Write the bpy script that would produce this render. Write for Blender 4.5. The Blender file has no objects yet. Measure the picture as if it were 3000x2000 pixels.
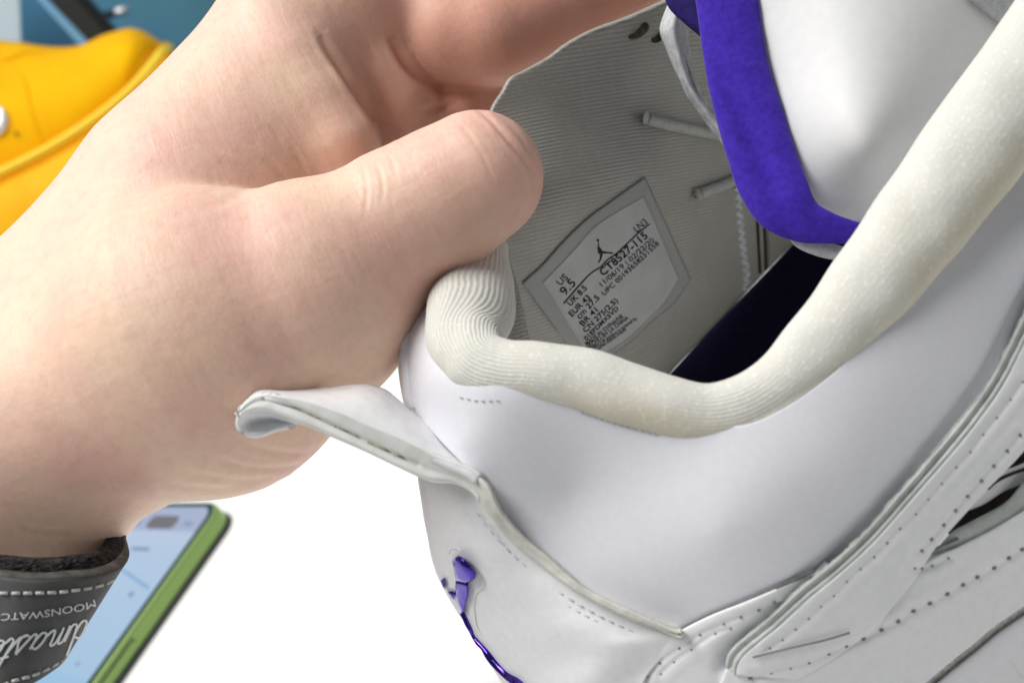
import bpy, bmesh, math, random
import numpy as np
from mathutils import Vector, Matrix
random.seed(4); RNG = np.random.default_rng(4)
SC = bpy.context.scene
COL = SC.collection

# ------------------------------------------------------------------ camera, world, lamps, exposure
PITCH, ROLL, CAM_H, FPX = math.radians(28.0), math.radians(-38.7), 21.7, 3333.0      # cm, px of the 3000 px wide photo
rt = np.array([1., 0, 0]); fw = np.array([0, math.cos(PITCH), -math.sin(PITCH)]); up = np.array([0, math.sin(PITCH), math.cos(PITCH)])
c_, s_ = math.cos(ROLL), math.sin(ROLL)
CR = c_ * rt + s_ * up
CU = -s_ * rt + c_ * up
CP = np.array([0, 0, CAM_H])
cd = bpy.data.cameras.new('camera'); cam = bpy.data.objects.new('camera', cd); COL.objects.link(cam)
M = Matrix.Identity(4)
for i in range(3):
    M[i][0], M[i][1], M[i][2], M[i][3] = CR[i], CU[i], -fw[i], CP[i] * .01
cam.matrix_world = M
cd.sensor_width = 36; cd.lens = 36 * FPX / 3000; cd.clip_start = .005; cd.clip_end = 20
cd.dof.use_dof = True; cd.dof.focus_distance = .206; cd.dof.aperture_fstop = 21
SC.camera = cam
w = bpy.data.worlds.new('World'); SC.world = w; w.use_nodes = True
w.node_tree.nodes['Background'].inputs[0].default_value = (.90, .95, 1, 1)
w.node_tree.nodes['Background'].inputs[1].default_value = .17

def area(name, loc, target, size, power, col):
    l = bpy.data.lights.new(name, 'AREA'); l.shape = 'RECTANGLE'; l.size, l.size_y = size; l.energy = power; l.color = col
    o = bpy.data.objects.new(name, l); COL.objects.link(o); o.location = loc
    o.rotation_euler = (Vector(target) - Vector(loc)).to_track_quat('-Z', 'Y').to_euler()
    return o
area('ceiling_lamp', (-.15, .27, 1.35), (-.02, .2, .08), (.9, .5), 20.5, (1, .985, .96))
area('ceiling_lamp', (-.5, 1.1, 1.5), (-.1, .3, 0), (1.8, 1.0), 9.5, (1, .99, .97))
SC.view_settings.view_transform = 'Standard'; SC.view_settings.look = 'None'
SC.view_settings.exposure = 0.0; SC.view_settings.gamma = 1
SC.cycles.max_bounces = 8

# ------------------------------------------------------------------ helpers
def W(u, v, d):
    """pixel of the photo + distance along the optical axis (cm) -> place in the world (m)"""
    u, v, d = np.broadcast_arrays(np.asarray(u, float), np.asarray(v, float), np.asarray(d, float))
    x = (u - 1500) / FPX * d; y = -(v - 1000) / FPX * d
    return (CP + x[..., None] * CR + y[..., None] * CU + d[..., None] * fw) * .01

def PX(P):
    q = np.asarray(P) * 100 - CP
    d = q @ fw
    return 1500 + FPX * (q @ CR) / d, 1000 - FPX * (q @ CU) / d, d

def WY(u, v, y):
    """pixel -> place on the vertical plane y (m)"""
    dirn = fw + (u - 1500) / FPX * CR - (v - 1000) / FPX * CU
    return (CP + dirn * (y * 100 / dirn[1])) * .01

def link(name, me, mat=None, parent=None, smooth=True):
    o = bpy.data.objects.new(name, me); COL.objects.link(o)
    if mat: me.materials.append(mat)
    if parent: o.parent = parent
    if smooth:
        me.polygons.foreach_set('use_smooth', [True] * len(me.polygons))
    return o

def mesh(name, V, F, mat=None, parent=None, smooth=True, uv=None):
    me = bpy.data.meshes.new(name)
    me.from_pydata([tuple(p) for p in V], [], [tuple(int(i) for i in f) for f in F]); me.update()
    if uv is not None:
        l = me.uv_layers.new(name='UVMap')
        idx = np.zeros(len(me.loops), int); me.loops.foreach_get('vertex_index', idx)
        l.data.foreach_set('uv', np.asarray(uv, float)[idx].ravel())
    return link(name, me, mat, parent, smooth)

def thing(name, label, cat, loc=(0, 0, 0), group=None):
    o = bpy.data.objects.new(name, None); COL.objects.link(o); o.empty_display_size = .01
    o['label'] = label; o['category'] = cat
    if group: o['group'] = group
    return o

def tag(o, label, cat): o['label'] = label; o['category'] = cat; return o

def spline(P, n):
    """chord-length Catmull-Rom through P, resampled evenly to n points"""
    P = np.asarray(P, float)
    if len(P) == 2:
        t = np.linspace(0, 1, n)[:, None]; return P[0] * (1 - t) + P[1] * t
    k = np.linalg.norm(np.diff(P[:, :2], axis=0), axis=1) ** .5 + 1e-6
    t = np.concatenate([[0], np.cumsum(k)])
    m = np.zeros_like(P)
    d = np.diff(P, axis=0) / np.diff(t)[:, None]
    h = np.diff(t)[:, None]
    m[1:-1] = (d[:-1] * h[1:] + d[1:] * h[:-1]) / (h[1:] + h[:-1])
    m[0], m[-1] = d[0], d[-1]
    tt = np.linspace(0, t[-1], max(400, 8 * n))
    i = np.clip(np.searchsorted(t, tt, side='right') - 1, 0, len(P) - 2)
    hh = (t[i + 1] - t[i])[:, None]; s = ((tt - t[i])[:, None]) / hh
    Q = (2*s**3-3*s**2+1)*P[i] + (s**3-2*s**2+s)*hh*m[i] + (-2*s**3+3*s**2)*P[i+1] + (s**3-s**2)*hh*m[i+1]
    L = np.concatenate([[0], np.cumsum(np.linalg.norm(np.diff(Q[:, :2], axis=0), axis=1))])
    g = np.linspace(0, L[-1], n)
    return np.stack([np.interp(g, L, Q[:, j]) for j in range(P.shape[1])], 1)

class Field:
    """smooth depth over the picture plane through given (u, v, depth) points: the shape of one side of the shoe"""
    def __init__(s, pts, lam=0.0):
        p = np.asarray(pts, float); s.x = p[:, :2] / 500.; n = len(p)
        K = s.k(s.x, s.x) + lam * np.eye(n); A = np.hstack([np.ones((n, 1)), s.x])
        Mx = np.block([[K, A], [A.T, np.zeros((3, 3))]])
        s.w = np.linalg.solve(Mx, np.concatenate([p[:, 2], np.zeros(3)]))
    @staticmethod
    def k(a, b):
        r = np.linalg.norm(a[:, None] - b[None], axis=-1) + 1e-9
        return r * r * np.log(r)
    def __call__(s, u, v):
        u, v = np.broadcast_arrays(np.asarray(u, float), np.asarray(v, float))
        q = np.stack([u.ravel(), v.ravel()], 1) / 500.
        r = s.k(q, s.x) @ s.w[:-3] + s.w[-3] + q @ s.w[-2:]
        return r.reshape(u.shape)

def solidify(o, t, off=-1.0, rim_only=False):
    m = o.modifiers.new('thickness', 'SOLIDIFY'); m.thickness = t; m.offset = off; m.use_even_offset = False
    return o

def sheet(name, G, mat, parent, thick=.0012, bev=None):
    """grid of world points (nv, nu, 3) -> sheet facing the camera with real thickness behind it"""
    nv, nu = G.shape[:2]
    n = np.cross(G[1:, :-1] - G[:-1, :-1], G[:-1, 1:] - G[:-1, :-1])
    view = G[:-1, :-1] - CP * .01
    flip = (n * view).sum() > 0
    idx = np.arange(nv * nu).reshape(nv, nu)
    a, b, c, d = idx[:-1, :-1], idx[1:, :-1], idx[1:, 1:], idx[:-1, 1:]
    F = np.stack([a, b, c, d], -1).reshape(-1, 4)
    if flip: F = F[:, ::-1]
    du = np.concatenate([[0], np.cumsum(np.linalg.norm(np.diff(G[nv // 2], axis=0), axis=1))]) * 100
    dv = np.concatenate([[0], np.cumsum(np.linalg.norm(np.diff(G[:, nu // 2], axis=0), axis=1))]) * 100
    uv = np.stack(np.meshgrid(du, dv), -1).reshape(-1, 2)
    o = mesh(name, G.reshape(-1, 3), F, mat, parent, uv=uv)
    if thick: solidify(o, thick)
    return o

def loft(curves, nu, nv):
    """curves of (u, v, depth) -> grid of (u, v, depth)"""
    R = np.stack([spline(c, nu) for c in curves])
    if len(R) == 2:
        t = np.linspace(0, 1, nv)[:, None, None]; return R[0] * (1 - t) + R[1] * t
    out = np.zeros((nv, nu, 3))
    for j in range(nu): out[:, j] = spline(R[:, j], nv)
    return out

def patch(name, A, B, field, mat, parent, nu=90, nv=30, off=0.0, thick=.0012, puff=0.0, roll=0.0, mod=None):
    """sheet between two outlines A and B (lists of u, v) lying on a depth field, raised by off cm"""
    A = [(p[0], p[1], 0) for p in A]; B = [(p[0], p[1], 0) for p in B]
    g = loft([A, B], nu, nv)
    d = field(g[..., 0], g[..., 1]) - off
    t = np.linspace(0, 1, nv)[:, None]; s = np.linspace(0, 1, nu)[None]
    if puff: d = d - puff * np.sqrt(np.clip(1 - (2 * t - 1) ** 2, 0, 1))
    if roll:
        e = np.minimum(np.minimum(t, 1 - t) * nv, np.minimum(s, 1 - s) * nu) / 3.
        d = d + roll * (1 - np.clip(e, 0, 1)) ** 2
    if mod is not None: d = d + mod(g[..., 0], g[..., 1])
    return sheet(name, W(g[..., 0], g[..., 1], d), mat, parent, thick)

ROWS = []
def groove(depth=.024, wd=9.):
    def f(u, v):
        out = np.zeros(u.shape)
        for q in ROWS:
            lo, hi = q.min(0) - 40, q.max(0) + 40
            k = (u > lo[0]) & (u < hi[0]) & (v > lo[1]) & (v < hi[1])
            if not k.any(): continue
            d = np.sqrt((u[k][:, None] - q[None, :, 0]) ** 2 + (v[k][:, None] - q[None, :, 1]) ** 2).min(1)
            out[k] += depth * np.exp(-(d / wd) ** 2) - depth * .5 * np.exp(-((d - 26) / 14.) ** 2)
        return out
    return f

def tube(name, path, mat, parent, n=80, seg=20, flat=1.0, caps=True, join=None):
    """sweep along (u, v, depth, radius px); flat squeezes the section along the view"""
    P = spline(path, n)
    C = W(P[:, 0], P[:, 1], P[:, 2]); r = P[:, 3] * P[:, 2] / FPX * .01
    T = np.gradient(C, axis=0); T /= np.linalg.norm(T, axis=1)[:, None]
    view = C - CP * .01; view /= np.linalg.norm(view, axis=1)[:, None]
    S = np.cross(T, view); S /= np.linalg.norm(S, axis=1)[:, None] + 1e-9
    for i in range(1, n):
        if (S[i] * S[i - 1]).sum() < 0: S[i] = -S[i]
    N = np.cross(S, T)
    a = np.linspace(0, 2 * np.pi, seg, endpoint=False)
    G = C[:, None] + r[:, None, None] * (np.cos(a)[None, :, None] * S[:, None] + flat * np.sin(a)[None, :, None] * N[:, None])
    idx = np.arange(n * seg).reshape(n, seg); nx = np.roll(idx, -1, 1)
    F = np.stack([idx[:-1], nx[:-1], nx[1:], idx[1:]], -1).reshape(-1, 4).tolist()
    V = G.reshape(-1, 3)
    L = np.concatenate([[0], np.cumsum(np.linalg.norm(np.diff(C, axis=0), axis=1))]) * 100
    uv = np.stack([np.repeat(L, seg), np.tile(a / (2 * np.pi), n) * 2 * np.pi * np.mean(r) * 100], 1)
    if caps: F += [list(idx[0][::-1]), list(idx[-1])]
    if join is not None:
        k = len(join[0]); join[0].extend(V.tolist()); join[1].extend([[i + k for i in f] for f in F]); return None
    o = mesh(name, V, F, mat, parent, uv=uv)
    fix_normals(o); return o

def fix_normals(o):
    bm = bmesh.new(); bm.from_mesh(o.data); bmesh.ops.recalc_face_normals(bm, faces=bm.faces); bm.to_mesh(o.data); bm.free()

def grid_field(curves):
    """depth of a lofted sheet looked up on a dense copy of its grid"""
    q = loft(curves, 420, 90).reshape(-1, 3)
    def f(u, v):
        u, v = np.broadcast_arrays(np.asarray(u, float), np.asarray(v, float)); out = np.zeros(u.size)
        for i, (a, b) in enumerate(zip(u.ravel(), v.ravel())):
            r = (q[:, 0] - a) ** 2 + (q[:, 1] - b) ** 2; k = np.argpartition(r, 6)[:6]; w_ = 1 / (r[k] + .5)
            front = q[k, 2] < q[k, 2].min() + .25; out[i] = (q[k, 2] * w_ * front).sum() / (w_ * front).sum()
        return out.reshape(u.shape)
    return f

# ------------------------------------------------------------------ materials
def mat(name, col, rough=.5, spec=.5, metal=0., **k):
    m = bpy.data.materials.new(name); m.use_nodes = True
    b = m.node_tree.nodes['Principled BSDF']
    b.inputs['Base Color'].default_value = (*col, 1); b.inputs['Roughness'].default_value = rough
    b.inputs['Specular IOR Level'].default_value = spec; b.inputs['Metallic'].default_value = metal
    for key, v in k.items(): b.inputs[key.replace('_', ' ')].default_value = v
    return m

def nd(m, t, **k):
    n = m.node_tree.nodes.new(t)
    for a, v in k.items():
        if a.startswith('i_'): n.inputs[a[2:].replace('_', ' ')].default_value = v
        else: setattr(n, a, v)
    return n
def lk(m, a, b): m.node_tree.links.new(a, b)
def bsdf(m): return m.node_tree.nodes['Principled BSDF']

def grain(m, scale=400, amount=.15, col2=None, coord='Object', bump=.2, dist=.0003, detail=4, stretch=None, lo=.35, hi=.65):
    """mottled colour and fine relief from one noise"""
    tc = nd(m, 'ShaderNodeTexCoord'); src = tc.outputs[coord]
    if stretch:
        mp = nd(m, 'ShaderNodeMapping'); mp.inputs['Scale'].default_value = stretch; lk(m, src, mp.inputs[0]); src = mp.outputs[0]
    n = nd(m, 'ShaderNodeTexNoise', i_Scale=scale, i_Detail=detail); lk(m, src, n.inputs['Vector'])
    b = bsdf(m); base = tuple(b.inputs['Base Color'].default_value)
    if col2 is not None:
        r = nd(m, 'ShaderNodeValToRGB'); r.color_ramp.elements[0].position = lo; r.color_ramp.elements[1].position = hi
        r.color_ramp.elements[0].color = base; r.color_ramp.elements[1].color = (*col2, 1)
        lk(m, n.outputs[0], r.inputs[0])
        prev = b.inputs['Base Color'].links
        if prev:
            mx = nd(m, 'ShaderNodeMix', data_type='RGBA', blend_type='MULTIPLY'); mx.inputs[0].default_value = 1
            lk(m, prev[0].from_socket, mx.inputs[6]); lk(m, r.outputs[0], mx.inputs[7]); lk(m, mx.outputs[2], b.inputs['Base Color'])
        else: lk(m, r.outputs[0], b.inputs['Base Color'])
    if bump:
        bp = nd(m, 'ShaderNodeBump', i_Strength=bump, i_Distance=dist); lk(m, n.outputs[0], bp.inputs['Height'])
        pl = b.inputs['Normal'].links
        if pl: lk(m, pl[0].from_socket, bp.inputs['Normal'])
        lk(m, bp.outputs[0], b.inputs['Normal'])
    return m

def ribs(m, period=.07, angle=0., bump=.5, dist=.0003, dark=None, distort=.6, mask=None):
    """knit ribs from the UV map (cm)"""
    tc = nd(m, 'ShaderNodeTexCoord'); mp = nd(m, 'ShaderNodeMapping'); mp.inputs['Rotation'].default_value = (0, 0, angle)
    lk(m, tc.outputs['UV'], mp.inputs[0])
    wv = nd(m, 'ShaderNodeTexWave', i_Scale=2 * math.pi / 20 / period, i_Distortion=distort, i_Detail=2, i_Detail_Scale=1.5); lk(m, mp.outputs[0], wv.inputs['Vector'])
    b = bsdf(m)
    bp = nd(m, 'ShaderNodeBump', i_Strength=bump, i_Distance=dist); lk(m, wv.outputs['Fac'], bp.inputs['Height'])
    pl = b.inputs['Normal'].links
    if pl: lk(m, pl[0].from_socket, bp.inputs['Normal'])
    lk(m, bp.outputs[0], b.inputs['Normal'])
    if dark is not None:
        mx = nd(m, 'ShaderNodeMix', data_type='RGBA'); mx.inputs[6].default_value = (*dark, 1)
        pc = b.inputs['Base Color'].links
        if pc: lk(m, pc[0].from_socket, mx.inputs[7])
        else: mx.inputs[7].default_value = b.inputs['Base Color'].default_value
        if mask:
            am = nd(m, 'ShaderNodeAttribute', attribute_name=mask); sb = nd(m, 'ShaderNodeMath', operation='SUBTRACT'); sb.inputs[0].default_value = 1; lk(m, wv.outputs['Fac'], sb.inputs[1])
            mu = nd(m, 'ShaderNodeMath', operation='MULTIPLY'); lk(m, sb.outputs[0], mu.inputs[0]); lk(m, am.outputs['Fac'], mu.inputs[1])
            fi = nd(m, 'ShaderNodeMath', operation='SUBTRACT'); fi.inputs[0].default_value = 1; lk(m, mu.outputs[0], fi.inputs[1]); lk(m, fi.outputs[0], mx.inputs[0])
            ms = nd(m, 'ShaderNodeMath', operation='MULTIPLY'); lk(m, am.outputs['Fac'], ms.inputs[0]); ms.inputs[1].default_value = bump; lk(m, ms.outputs[0], bp.inputs['Strength'])
        else: lk(m, wv.outputs['Fac'], mx.inputs[0])
        lk(m, mx.outputs[2], b.inputs['Base Color'])
    return m

M_table = grain(mat('white_laminate', (.88, .88, .87), .45), 60, col2=(.86, .86, .84), bump=.03, dist=.0002)
M_leather = grain(mat('white_leather', (.735, .735, .785), .42, .4), 900, col2=(.71, .71, .76), bump=.14, dist=.0002, detail=5)
M_leather2 = grain(mat('white_coated_leather', (.785, .785, .80), .45, .4), 700, col2=(.745, .745, .76), bump=.12, dist=.0002, detail=6)
M_tab = grain(mat('pull_tab_leather', (.88, .88, .89), .4, .4), 500, col2=(.81, .81, .82), bump=.08, dist=.0002)
M_edge = grain(mat('raw_beige_edge', (.66, .65, .60), .9, .2), 500, col2=(.55, .54, .485), bump=.25, dist=.0004, detail=6)
M_bevel = grain(mat('grey_green_edge', (.54, .57, .545), .7, .3), 260, col2=(.40, .43, .41), bump=.3, dist=.0003, detail=6)
M_crack = grain(mat('olive_glue_line', (.20, .18, .09), .8), 700, col2=(.60, .58, .48), bump=.3)
M_collar = mat('cream_collar_mesh', (.83, .82, .785), .75, .25, Sheen_Weight=.25)
grain(M_collar, 70, col2=(.79, .78, .73), bump=.25, dist=.002, lo=.42, hi=.75)
ribs(M_collar, .085, math.radians(90), .30, .0004, dark=(.70, .70, .66), distort=.8, mask='knit')
grain(M_collar, 1500, col2=(.93, .92, .90), bump=.20, dist=.0004, lo=.6, hi=.4)
m = M_collar; tc = nd(m, 'ShaderNodeTexCoord'); sp = nd(m, 'ShaderNodeSeparateXYZ'); lk(m, tc.outputs['UV'], sp.inputs[0])
nz = nd(m, 'ShaderNodeTexNoise', i_Scale=120, i_Detail=5); lk(m, tc.outputs['Object'], nz.inputs['Vector'])
sa = nd(m, 'ShaderNodeAttribute', attribute_name='stain')
a1 = nd(m, 'ShaderNodeMath', operation='MULTIPLY_ADD'); lk(m, nz.outputs[0], a1.inputs[0]); a1.inputs[1].default_value = .9; lk(m, sa.outputs['Fac'], a1.inputs[2])
STAIN = nd(m, 'ShaderNodeValToRGB'); lk(m, a1.outputs[0], STAIN.inputs[0]); STAIN.color_ramp.elements[0].position = .5; STAIN.color_ramp.elements[1].position = 1.25; STAIN.color_ramp.elements[0].color = (1, 1, 1, 1); STAIN.color_ramp.elements[1].position = 1.0; STAIN.color_ramp.elements[1].color = (.87, .83, .72, 1)
bs = bsdf(m); mx = nd(m, 'ShaderNodeMix', data_type='RGBA', blend_type='MULTIPLY'); mx.inputs[0].default_value = 1
lk(m, bs.inputs['Base Color'].links[0].from_socket, mx.inputs[6]); lk(m, STAIN.outputs[0], mx.inputs[7]); lk(m, mx.outputs[2], bs.inputs['Base Color'])
M_lining = grain(mat('grey_beige_lining', (.40, .385, .345), .38, .8), 90, col2=(.34, .32, .28), bump=0)
def ribs_across(m, du, dv, period, bump, dist, dark):
    """straight knit ribs across a fixed direction"""
    d = CR * du - CU * dv; d = d / np.linalg.norm(d); tc = nd(m, 'ShaderNodeTexCoord')
    v_ = nd(m, 'ShaderNodeVectorMath', operation='DOT_PRODUCT'); lk(m, tc.outputs['Object'], v_.inputs[0]); v_.inputs[1].default_value = tuple(d)
    nz = nd(m, 'ShaderNodeTexNoise', i_Scale=60, i_Detail=2); lk(m, tc.outputs['Object'], nz.inputs['Vector'])
    a = nd(m, 'ShaderNodeMath', operation='MULTIPLY'); lk(m, v_.outputs['Value'], a.inputs[0]); a.inputs[1].default_value = 2 * math.pi / (period * .01)
    a2 = nd(m, 'ShaderNodeMath', operation='MULTIPLY_ADD'); lk(m, nz.outputs[0], a2.inputs[0]); a2.inputs[1].default_value = 5.; lk(m, a.outputs[0], a2.inputs[2])
    sn = nd(m, 'ShaderNodeMath', operation='SINE'); lk(m, a2.outputs[0], sn.inputs[0])
    h = nd(m, 'ShaderNodeMath', operation='MULTIPLY_ADD'); lk(m, sn.outputs[0], h.inputs[0]); h.inputs[1].default_value = .5; h.inputs[2].default_value = .5
    b = bsdf(m); bp = nd(m, 'ShaderNodeBump', i_Strength=bump, i_Distance=dist); lk(m, h.outputs[0], bp.inputs['Height']); lk(m, bp.outputs[0], b.inputs['Normal'])
    mx = nd(m, 'ShaderNodeMix', data_type='RGBA'); mx.inputs[6].default_value = (*dark, 1); lk(m, b.inputs['Base Color'].links[0].from_socket, mx.inputs[7]); lk(m, h.outputs[0], mx.inputs[0])
    vo = nd(m, 'ShaderNodeTexVoronoi', i_Scale=1700); lk(m, tc.outputs['Object'], vo.inputs['Vector'])
    rp = nd(m, 'ShaderNodeValToRGB'); rp.color_ramp.elements[0].position = .10; rp.color_ramp.elements[1].position = .24; rp.color_ramp.elements[0].color = (1.5, 1.47, 1.38, 1); rp.color_ramp.elements[1].color = (.95, .95, .95, 1); lk(m, vo.outputs['Distance'], rp.inputs[0])  # pale specks paint the lining's sparkle into its colour
    m2 = nd(m, 'ShaderNodeMix', data_type='RGBA', blend_type='MULTIPLY'); m2.inputs[0].default_value = 1; lk(m, mx.outputs[2], m2.inputs[6]); lk(m, rp.outputs[0], m2.inputs[7]); lk(m, m2.outputs[2], b.inputs['Base Color'])
ribs_across(M_lining, .29, .955, .072, .27, .0004, (.30, .287, .25))
grain(M_lining, 3500, bump=.4, dist=.0003)
M_insole = grain(mat('navy_insole', (.006, .005, .018), .95, .1), 900, col2=(.009, .007, .026), bump=.3)
M_tongue = grain(mat('white_tongue_leather', (.72, .72, .725), .5, .4), 500, col2=(.695, .695, .70), bump=.06, dist=.0002)
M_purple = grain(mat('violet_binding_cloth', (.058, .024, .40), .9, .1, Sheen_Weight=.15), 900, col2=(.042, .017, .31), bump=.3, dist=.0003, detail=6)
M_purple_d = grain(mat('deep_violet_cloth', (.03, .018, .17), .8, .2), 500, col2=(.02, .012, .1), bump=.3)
M_lace = grain(mat('white_lace_cotton', (.56, .57, .58), .9, .1), 900, col2=(.44, .45, .46), bump=.3, dist=.0005, detail=6)
M_cord = grain(mat('white_plastic_cord', (.42, .42, .40), .4, .5), 600, col2=(.34, .34, .32), bump=.1)
M_olive = grain(mat('olive_rust_eyelet', (.10, .085, .035), .4, .5), 900, col2=(.03, .027, .012), bump=.3)
M_film = mat('translucent_label_film', (.38, .38, .37), .3, .5, Alpha=.7)
M_label = grain(mat('white_label_face', (.40, .40, .395), .3, .5), 200, col2=(.36, .36, .35), bump=.05)
M_ink = mat('black_print', (.01, .01, .012), .6, .2)
M_foil = grain(mat('violet_metal_foil', (.075, .038, .36), .12, .6, 1.0), 160, bump=.30, dist=.0012, detail=1)
M_recess_shade = mat('recess_shade_grey', (.19, .19, .20), .9, .1)  # dark grey standing for shade in stitch holes, the slit and the fold
M_dark = grain(mat('dark_brown_gap', (.045, .038, .034), .9, .1), 800, col2=(.03, .025, .02), bump=.2)
M_gap_shade = grain(mat('gap_shade_grey', (.20, .20, .20), .95, .1), 1500, col2=(.12, .12, .12), bump=.3)  # dark grey standing for shade in the overlay gap
M_midsole = grain(mat('white_midsole_rubber', (.76, .76, .79), .5, .4), 350, col2=(.72, .72, .75), bump=.05)
M_groove = grain(mat('dusty_groove', (.62, .61, .57), .95, .1), 1500, col2=(.42, .41, .38), bump=.5)
M_strap = grain(mat('grey_woven_strap', (.085, .088, .088), .75, .3), 350, col2=(.07, .072, .07), bump=.15, stretch=(1, 1, 1))
M_velcro = grain(mat('dark_fuzzy_velcro', (.05, .046, .045), .95, .1), 700, col2=(.012, .011, .012), bump=1.0, dist=.001, detail=6)
M_rim = grain(mat('strap_edge', (.10, .095, .088), .8, .2), 500, col2=(.05, .046, .042), bump=.5)
M_print = mat('pale_grey_print', (.60, .62, .62), .6, .2)
M_thread = grain(mat('pale_thread', (.55, .55, .53), .9, .1), 2000, col2=(.4, .4, .38), bump=.6)
M_green = mat('green_phone_metal', (.22, .34, .10), .3, .5, .55)
M_greenlip = mat('pale_green_lip', (.35, .50, .22), .15, .5, .6)
M_black = mat('black_glass_edge', (.006, .008, .008), .2)
M_bumper = mat('dark_case_edge', (.05, .055, .06), .6)
M_island = mat('grey_camera_pill', (.13, .12, .13), .4)
M_yel = grain(mat('yellow_canvas', (.93, .50, .002), .75, .1), 25, col2=(.91, .44, .002), bump=.06, dist=.001)
M_yel_sole = grain(mat('yellow_rubber', (.93, .49, .012), .65, .15), 40, col2=(.91, .44, .008), bump=.03)
M_yel_seam = mat('yellow_seam', (.85, .40, .0), .8, .1)
M_yel_rand = mat('pale_yellow_welt', (.93, .66, .05), .6, .2)
M_silver = grain(mat('brushed_silver', (.75, .75, .76), .35, .5, .8), 300, bump=.5, dist=.002)
M_blue = grain(mat('blue_cloth', (.12, .32, .54), .85, .2), 7, col2=(.12, .32, .43), bump=.5, dist=.01)
M_sky = mat('pale_blue_board', (.78, .92, .98), .6)
M_strip = mat('light_blue_strip', (.30, .60, .88), .5)
M_bar = mat('charcoal_bar', (.035, .033, .03), .5)
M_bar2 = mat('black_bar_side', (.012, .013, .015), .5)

# ------------------------------------------------------------------ skin
M_skin = mat('skin', (.80, .58, .45), .5, .35)
m = M_skin; b = bsdf(m)
b.inputs['Subsurface Weight'].default_value = .22; b.inputs['Subsurface Radius'].default_value = (1, .36, .2); b.inputs['Subsurface Scale'].default_value = .004
tc = nd(m, 'ShaderNodeTexCoord')
def skin_noise(scale, detail=4, rough=.55):
    n = nd(m, 'ShaderNodeTexNoise', i_Scale=scale, i_Detail=detail, i_Roughness=rough); lk(m, tc.outputs['Object'], n.inputs['Vector']); return n
def ramp(src, *st):
    r = nd(m, 'ShaderNodeValToRGB')
    for i, (p, c) in enumerate(st):
        e = r.color_ramp.elements[i] if i < 2 else r.color_ramp.elements.new(p)
        e.position = p; e.color = (*c, 1)
    lk(m, src, r.inputs[0]); return r
def mixc(kind, fac, a, c):
    x = nd(m, 'ShaderNodeMix', data_type='RGBA', blend_type=kind); x.inputs[0].default_value = fac if not hasattr(fac, 'links') else 0
    if hasattr(fac, 'links'): lk(m, fac, x.inputs[0])
    lk(m, a, x.inputs[6]) if hasattr(a, 'links') else setattr(x.inputs[6], 'default_value', a)
    lk(m, c, x.inputs[7]) if hasattr(c, 'links') else setattr(x.inputs[7], 'default_value', c)
    return x.outputs[2]
base = ramp(skin_noise(48, 5).outputs[0], (.34, (.83, .595, .445)), (.50, (.82, .56, .435)), (.66, (.81, .505, .415)))
fine = ramp(skin_noise(420, 6, .7).outputs[0], (.30, (.90, .86, .84)), (.55, (1, 1, 1)), (.75, (1.0, .97, .96)))
col = mixc('MULTIPLY', .8, base.outputs[0], fine.outputs[0])
at = nd(m, 'ShaderNodeAttribute', attribute_name='flush')
col = mixc('MIX', at.outputs['Fac'], col, (.68, .30, .225, 1))
pores = nd(m, 'ShaderNodeTexVoronoi', i_Scale=900); lk(m, tc.outputs['Object'], pores.inputs['Vector'])
spk = ramp(pores.outputs['Distance'], (.0, (.80, .70, .66)), (.12, (1, 1, 1)))
col = mixc('MULTIPLY', .35, col, spk.outputs[0])
lk(m, col, b.inputs['Base Color'])
# skin lines: fine creases across the thumb and round the wrist, cells, soft unevenness
def lines(rot, sc, scale, detail=4):
    mp = nd(m, 'ShaderNodeMapping'); mp.inputs['Rotation'].default_value = rot; mp.inputs['Scale'].default_value = sc; lk(m, tc.outputs['Object'], mp.inputs[0])
    n = nd(m, 'ShaderNodeTexNoise', i_Scale=scale, i_Detail=detail, i_Roughness=.6); lk(m, mp.outputs[0], n.inputs['Vector']); return n.outputs[0]
AX = {}
def frame_map(du, dv, sc, scale):
    """noise whose grain runs across a direction given on the picture plane"""
    d = CR * du - CU * dv; d /= np.linalg.norm(d); e = np.cross(d, fw); e /= np.linalg.norm(e); g_ = np.cross(d, e)
    out = []
    for ax_, k_ in ((d, sc[0]), (e, sc[1]), (g_, sc[2])):
        v_ = nd(m, 'ShaderNodeVectorMath', operation='DOT_PRODUCT'); lk(m, tc.outputs['Object'], v_.inputs[0]); v_.inputs[1].default_value = tuple(ax_ * k_); out.append(v_.outputs['Value'])
    cb = nd(m, 'ShaderNodeCombineXYZ')
    for i_, o_ in enumerate(out): lk(m, o_, cb.inputs[i_])
    n = nd(m, 'ShaderNodeTexNoise', i_Scale=scale, i_Detail=4, i_Roughness=.55, i_Distortion=.3); lk(m, cb.outputs[0], n.inputs['Vector']); return n.outputs[0]
nrm = None
def bump(h, st, dist):
    global nrm
    q = nd(m, 'ShaderNodeBump', i_Strength=st, i_Distance=dist); lk(m, h, q.inputs['Height'])
    if nrm is not None: lk(m, nrm, q.inputs['Normal'])
    nrm = q.outputs[0]
bump(skin_noise(110, 3).outputs[0], .22, .0012)
bump(frame_map(.88, -.46, (1, .16, .3), 620), .24, .0006)
bump(frame_map(.35, .94, (1, .14, .3), 420), .16, .0006)
vo = nd(m, 'ShaderNodeTexVoronoi', i_Scale=1000, feature='DISTANCE_TO_EDGE'); lk(m, tc.outputs['Object'], vo.inputs['Vector'])
bump(vo.outputs['Distance'], .10, .0003)
lk(m, nrm, b.inputs['Normal'])

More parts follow.
